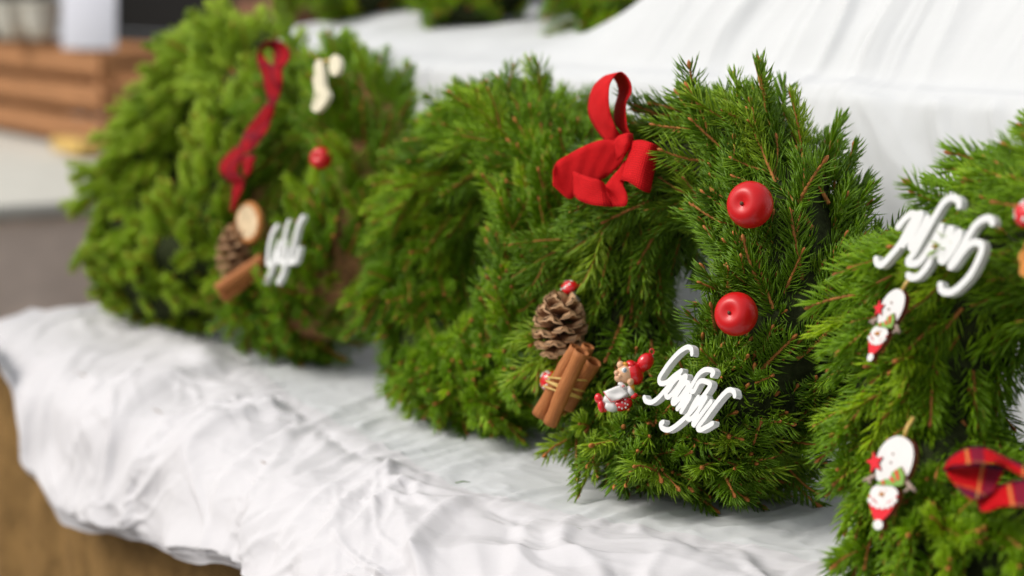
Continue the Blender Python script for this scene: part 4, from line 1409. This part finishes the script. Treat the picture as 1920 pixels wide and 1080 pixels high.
# ------------------------------------------------------------------ small ornaments
p = lambda x, y, lift=0: W1.at(350 + x / 1.611, 50 + y / 1.611, .076) + W1.n * lift
orn = thing('angel_ornament', p(400, 180), 'cream wooden ornament of two pieces near the top of the tartan ribbon wreath', 'ornament')
b = MB(); extr(b, list(catmull(np.array([p(*q) for q in [(388, 105), (405, 100), (412, 140), (415, 180), (428, 205), (415, 235), (392, 258), (376, 245), (384, 200), (380, 150), (388, 105)]]), 40))[:-1], W1.n, .005)
b.build('long_piece', M['cream'], orn, smooth=False)
b = MB(); extr(b, list(catmull(np.array([p(*q) for q in [(432, 95), (448, 84), (462, 105), (458, 135), (442, 148), (430, 128), (432, 95)]]), 30))[:-1], W1.n, .005)
b.build('small_piece', M['cream'], orn, smooth=False)
b = MB(); b.tube([p(410, 110, -.002), p(422, 100, .001), p(434, 105, -.002)], .0012, n=6); b.build('link', M['gold'], orn)
for q in ((395, 120), (400, 180), (395, 240), (446, 115)): protect(p(*q), .009)
sl_ = thing('wood_slice', p(182, 590), 'pale oval wood slice above the blurred pine cone', 'wood slice')
b = MB(); extr(b, [p(182 + 33 * math.cos(a), 590 + 55 * math.sin(a)) for a in np.linspace(0, 2 * PI, 25)[:-1]], W1.n, .006); b.build('slice_face', M['slice'], sl_, smooth=False)
b = MB(); b.tube([p(182 + 33 * math.cos(a), 590 + 55 * math.sin(a), -.003) for a in np.linspace(0, 2 * PI, 25)[:-1]], .0036, n=8, closed=True); b.build('bark_rim', M['bark'], sl_)
protect(p(182, 575), .013); protect(p(182, 610), .013)
c = W4.at(1940, 484, .074)
gb = thing('biscuit', c, 'orange brown biscuit ornament cut by the picture edge beside the script sign', 'biscuit')
b = MB(); x = W4.e1; y = W4.e2
extr(b, [c + (x * math.cos(a) * .011 + y * math.sin(a) * .013) * (1 + .08 * math.cos(8 * a)) for a in np.linspace(0, 2 * PI, 49)[:-1]], W4.n, .005); b.build('biscuit_body', M['ginger'], gb, smooth=False)
b = MB(); b.tube([c + (x * math.cos(a) * .009 + y * math.sin(a) * .011) + W4.n * .0004 for a in np.linspace(0, 2 * PI, 33)[:-1]], .0006, n=6, closed=True); b.build('icing_line', M['ginger'], gb)
protect(c, .012)

# fallen needles on the cloth
rng = random.Random(4)
for k, (px, py) in enumerate(((1078, 992), (1290, 1035), (868, 905))):
    q_ = on_plane(px, py, (0, 0, .006), np.array([0, 0, 1.0])); a = rng.uniform(0, 3)
    b = MB(); d_ = np.array([math.cos(a), math.sin(a), 0]) * .006
    b.tube([q_ - d_, q_ + np.array([0, 0, .001]), q_ + d_], [.0004, .0006, .0002], n=5)
    lab = ('loose green needle on the white cloth below the sharp wreath', 'loose needle on the cloth at the very bottom of the picture', 'loose needle on the cloth below the plain wreath')[k]
    tag(b.build('needle', M['needle_mid']), lab, 'needle')

# ------------------------------------------------------------------ the wreaths themselves
GR = 'wreaths leaning along the table'
build_wreath(W3, 'sharp spruce wreath with bright red bow, two apples and a figurine', 'dark', 298, 7, GR, core=.040, extra=[(78 + 3.2 * k, (-70, -20, 20, -45, 250)[k % 5]) for k in range(22)])
build_wreath(W4, 'rightmost spruce wreath with two snowmen and a red tartan bow', 'mid', 295, 8, GR, out=.24, scale=.92, core=.043)
build_wreath(W2, 'plain undecorated spruce wreath left of the red burlap bow', 'mid', 295, 9, GR, out=.30, scale=.90)
build_wreath(W1, 'blurred spruce wreath with dark red tartan ribbon and small white sign', 'mid', 285, 10, GR, out=.30, scale=.92, tmin=-48, core=.042, ring='straw')
build_wreath(W0, 'bushy light green wreath at the left end of the table', 'light', 298, 11, GR, scale=.84, core=.050, out=.48, flow=.8)
GU = 'wreaths on the upper step'
build_wreath(U1, 'wreath on the upper step nearest the draped white cloth slope', 'mid', 170, 12, GU, fill=0)
build_wreath(U2, 'middle wreath on the upper step behind the plain wreath', 'mid', 170, 13, GU, fill=0)
build_wreath(U3, 'wreath on the upper step behind the tartan ribbon wreath', 'mid', 170, 14, GU, fill=0)
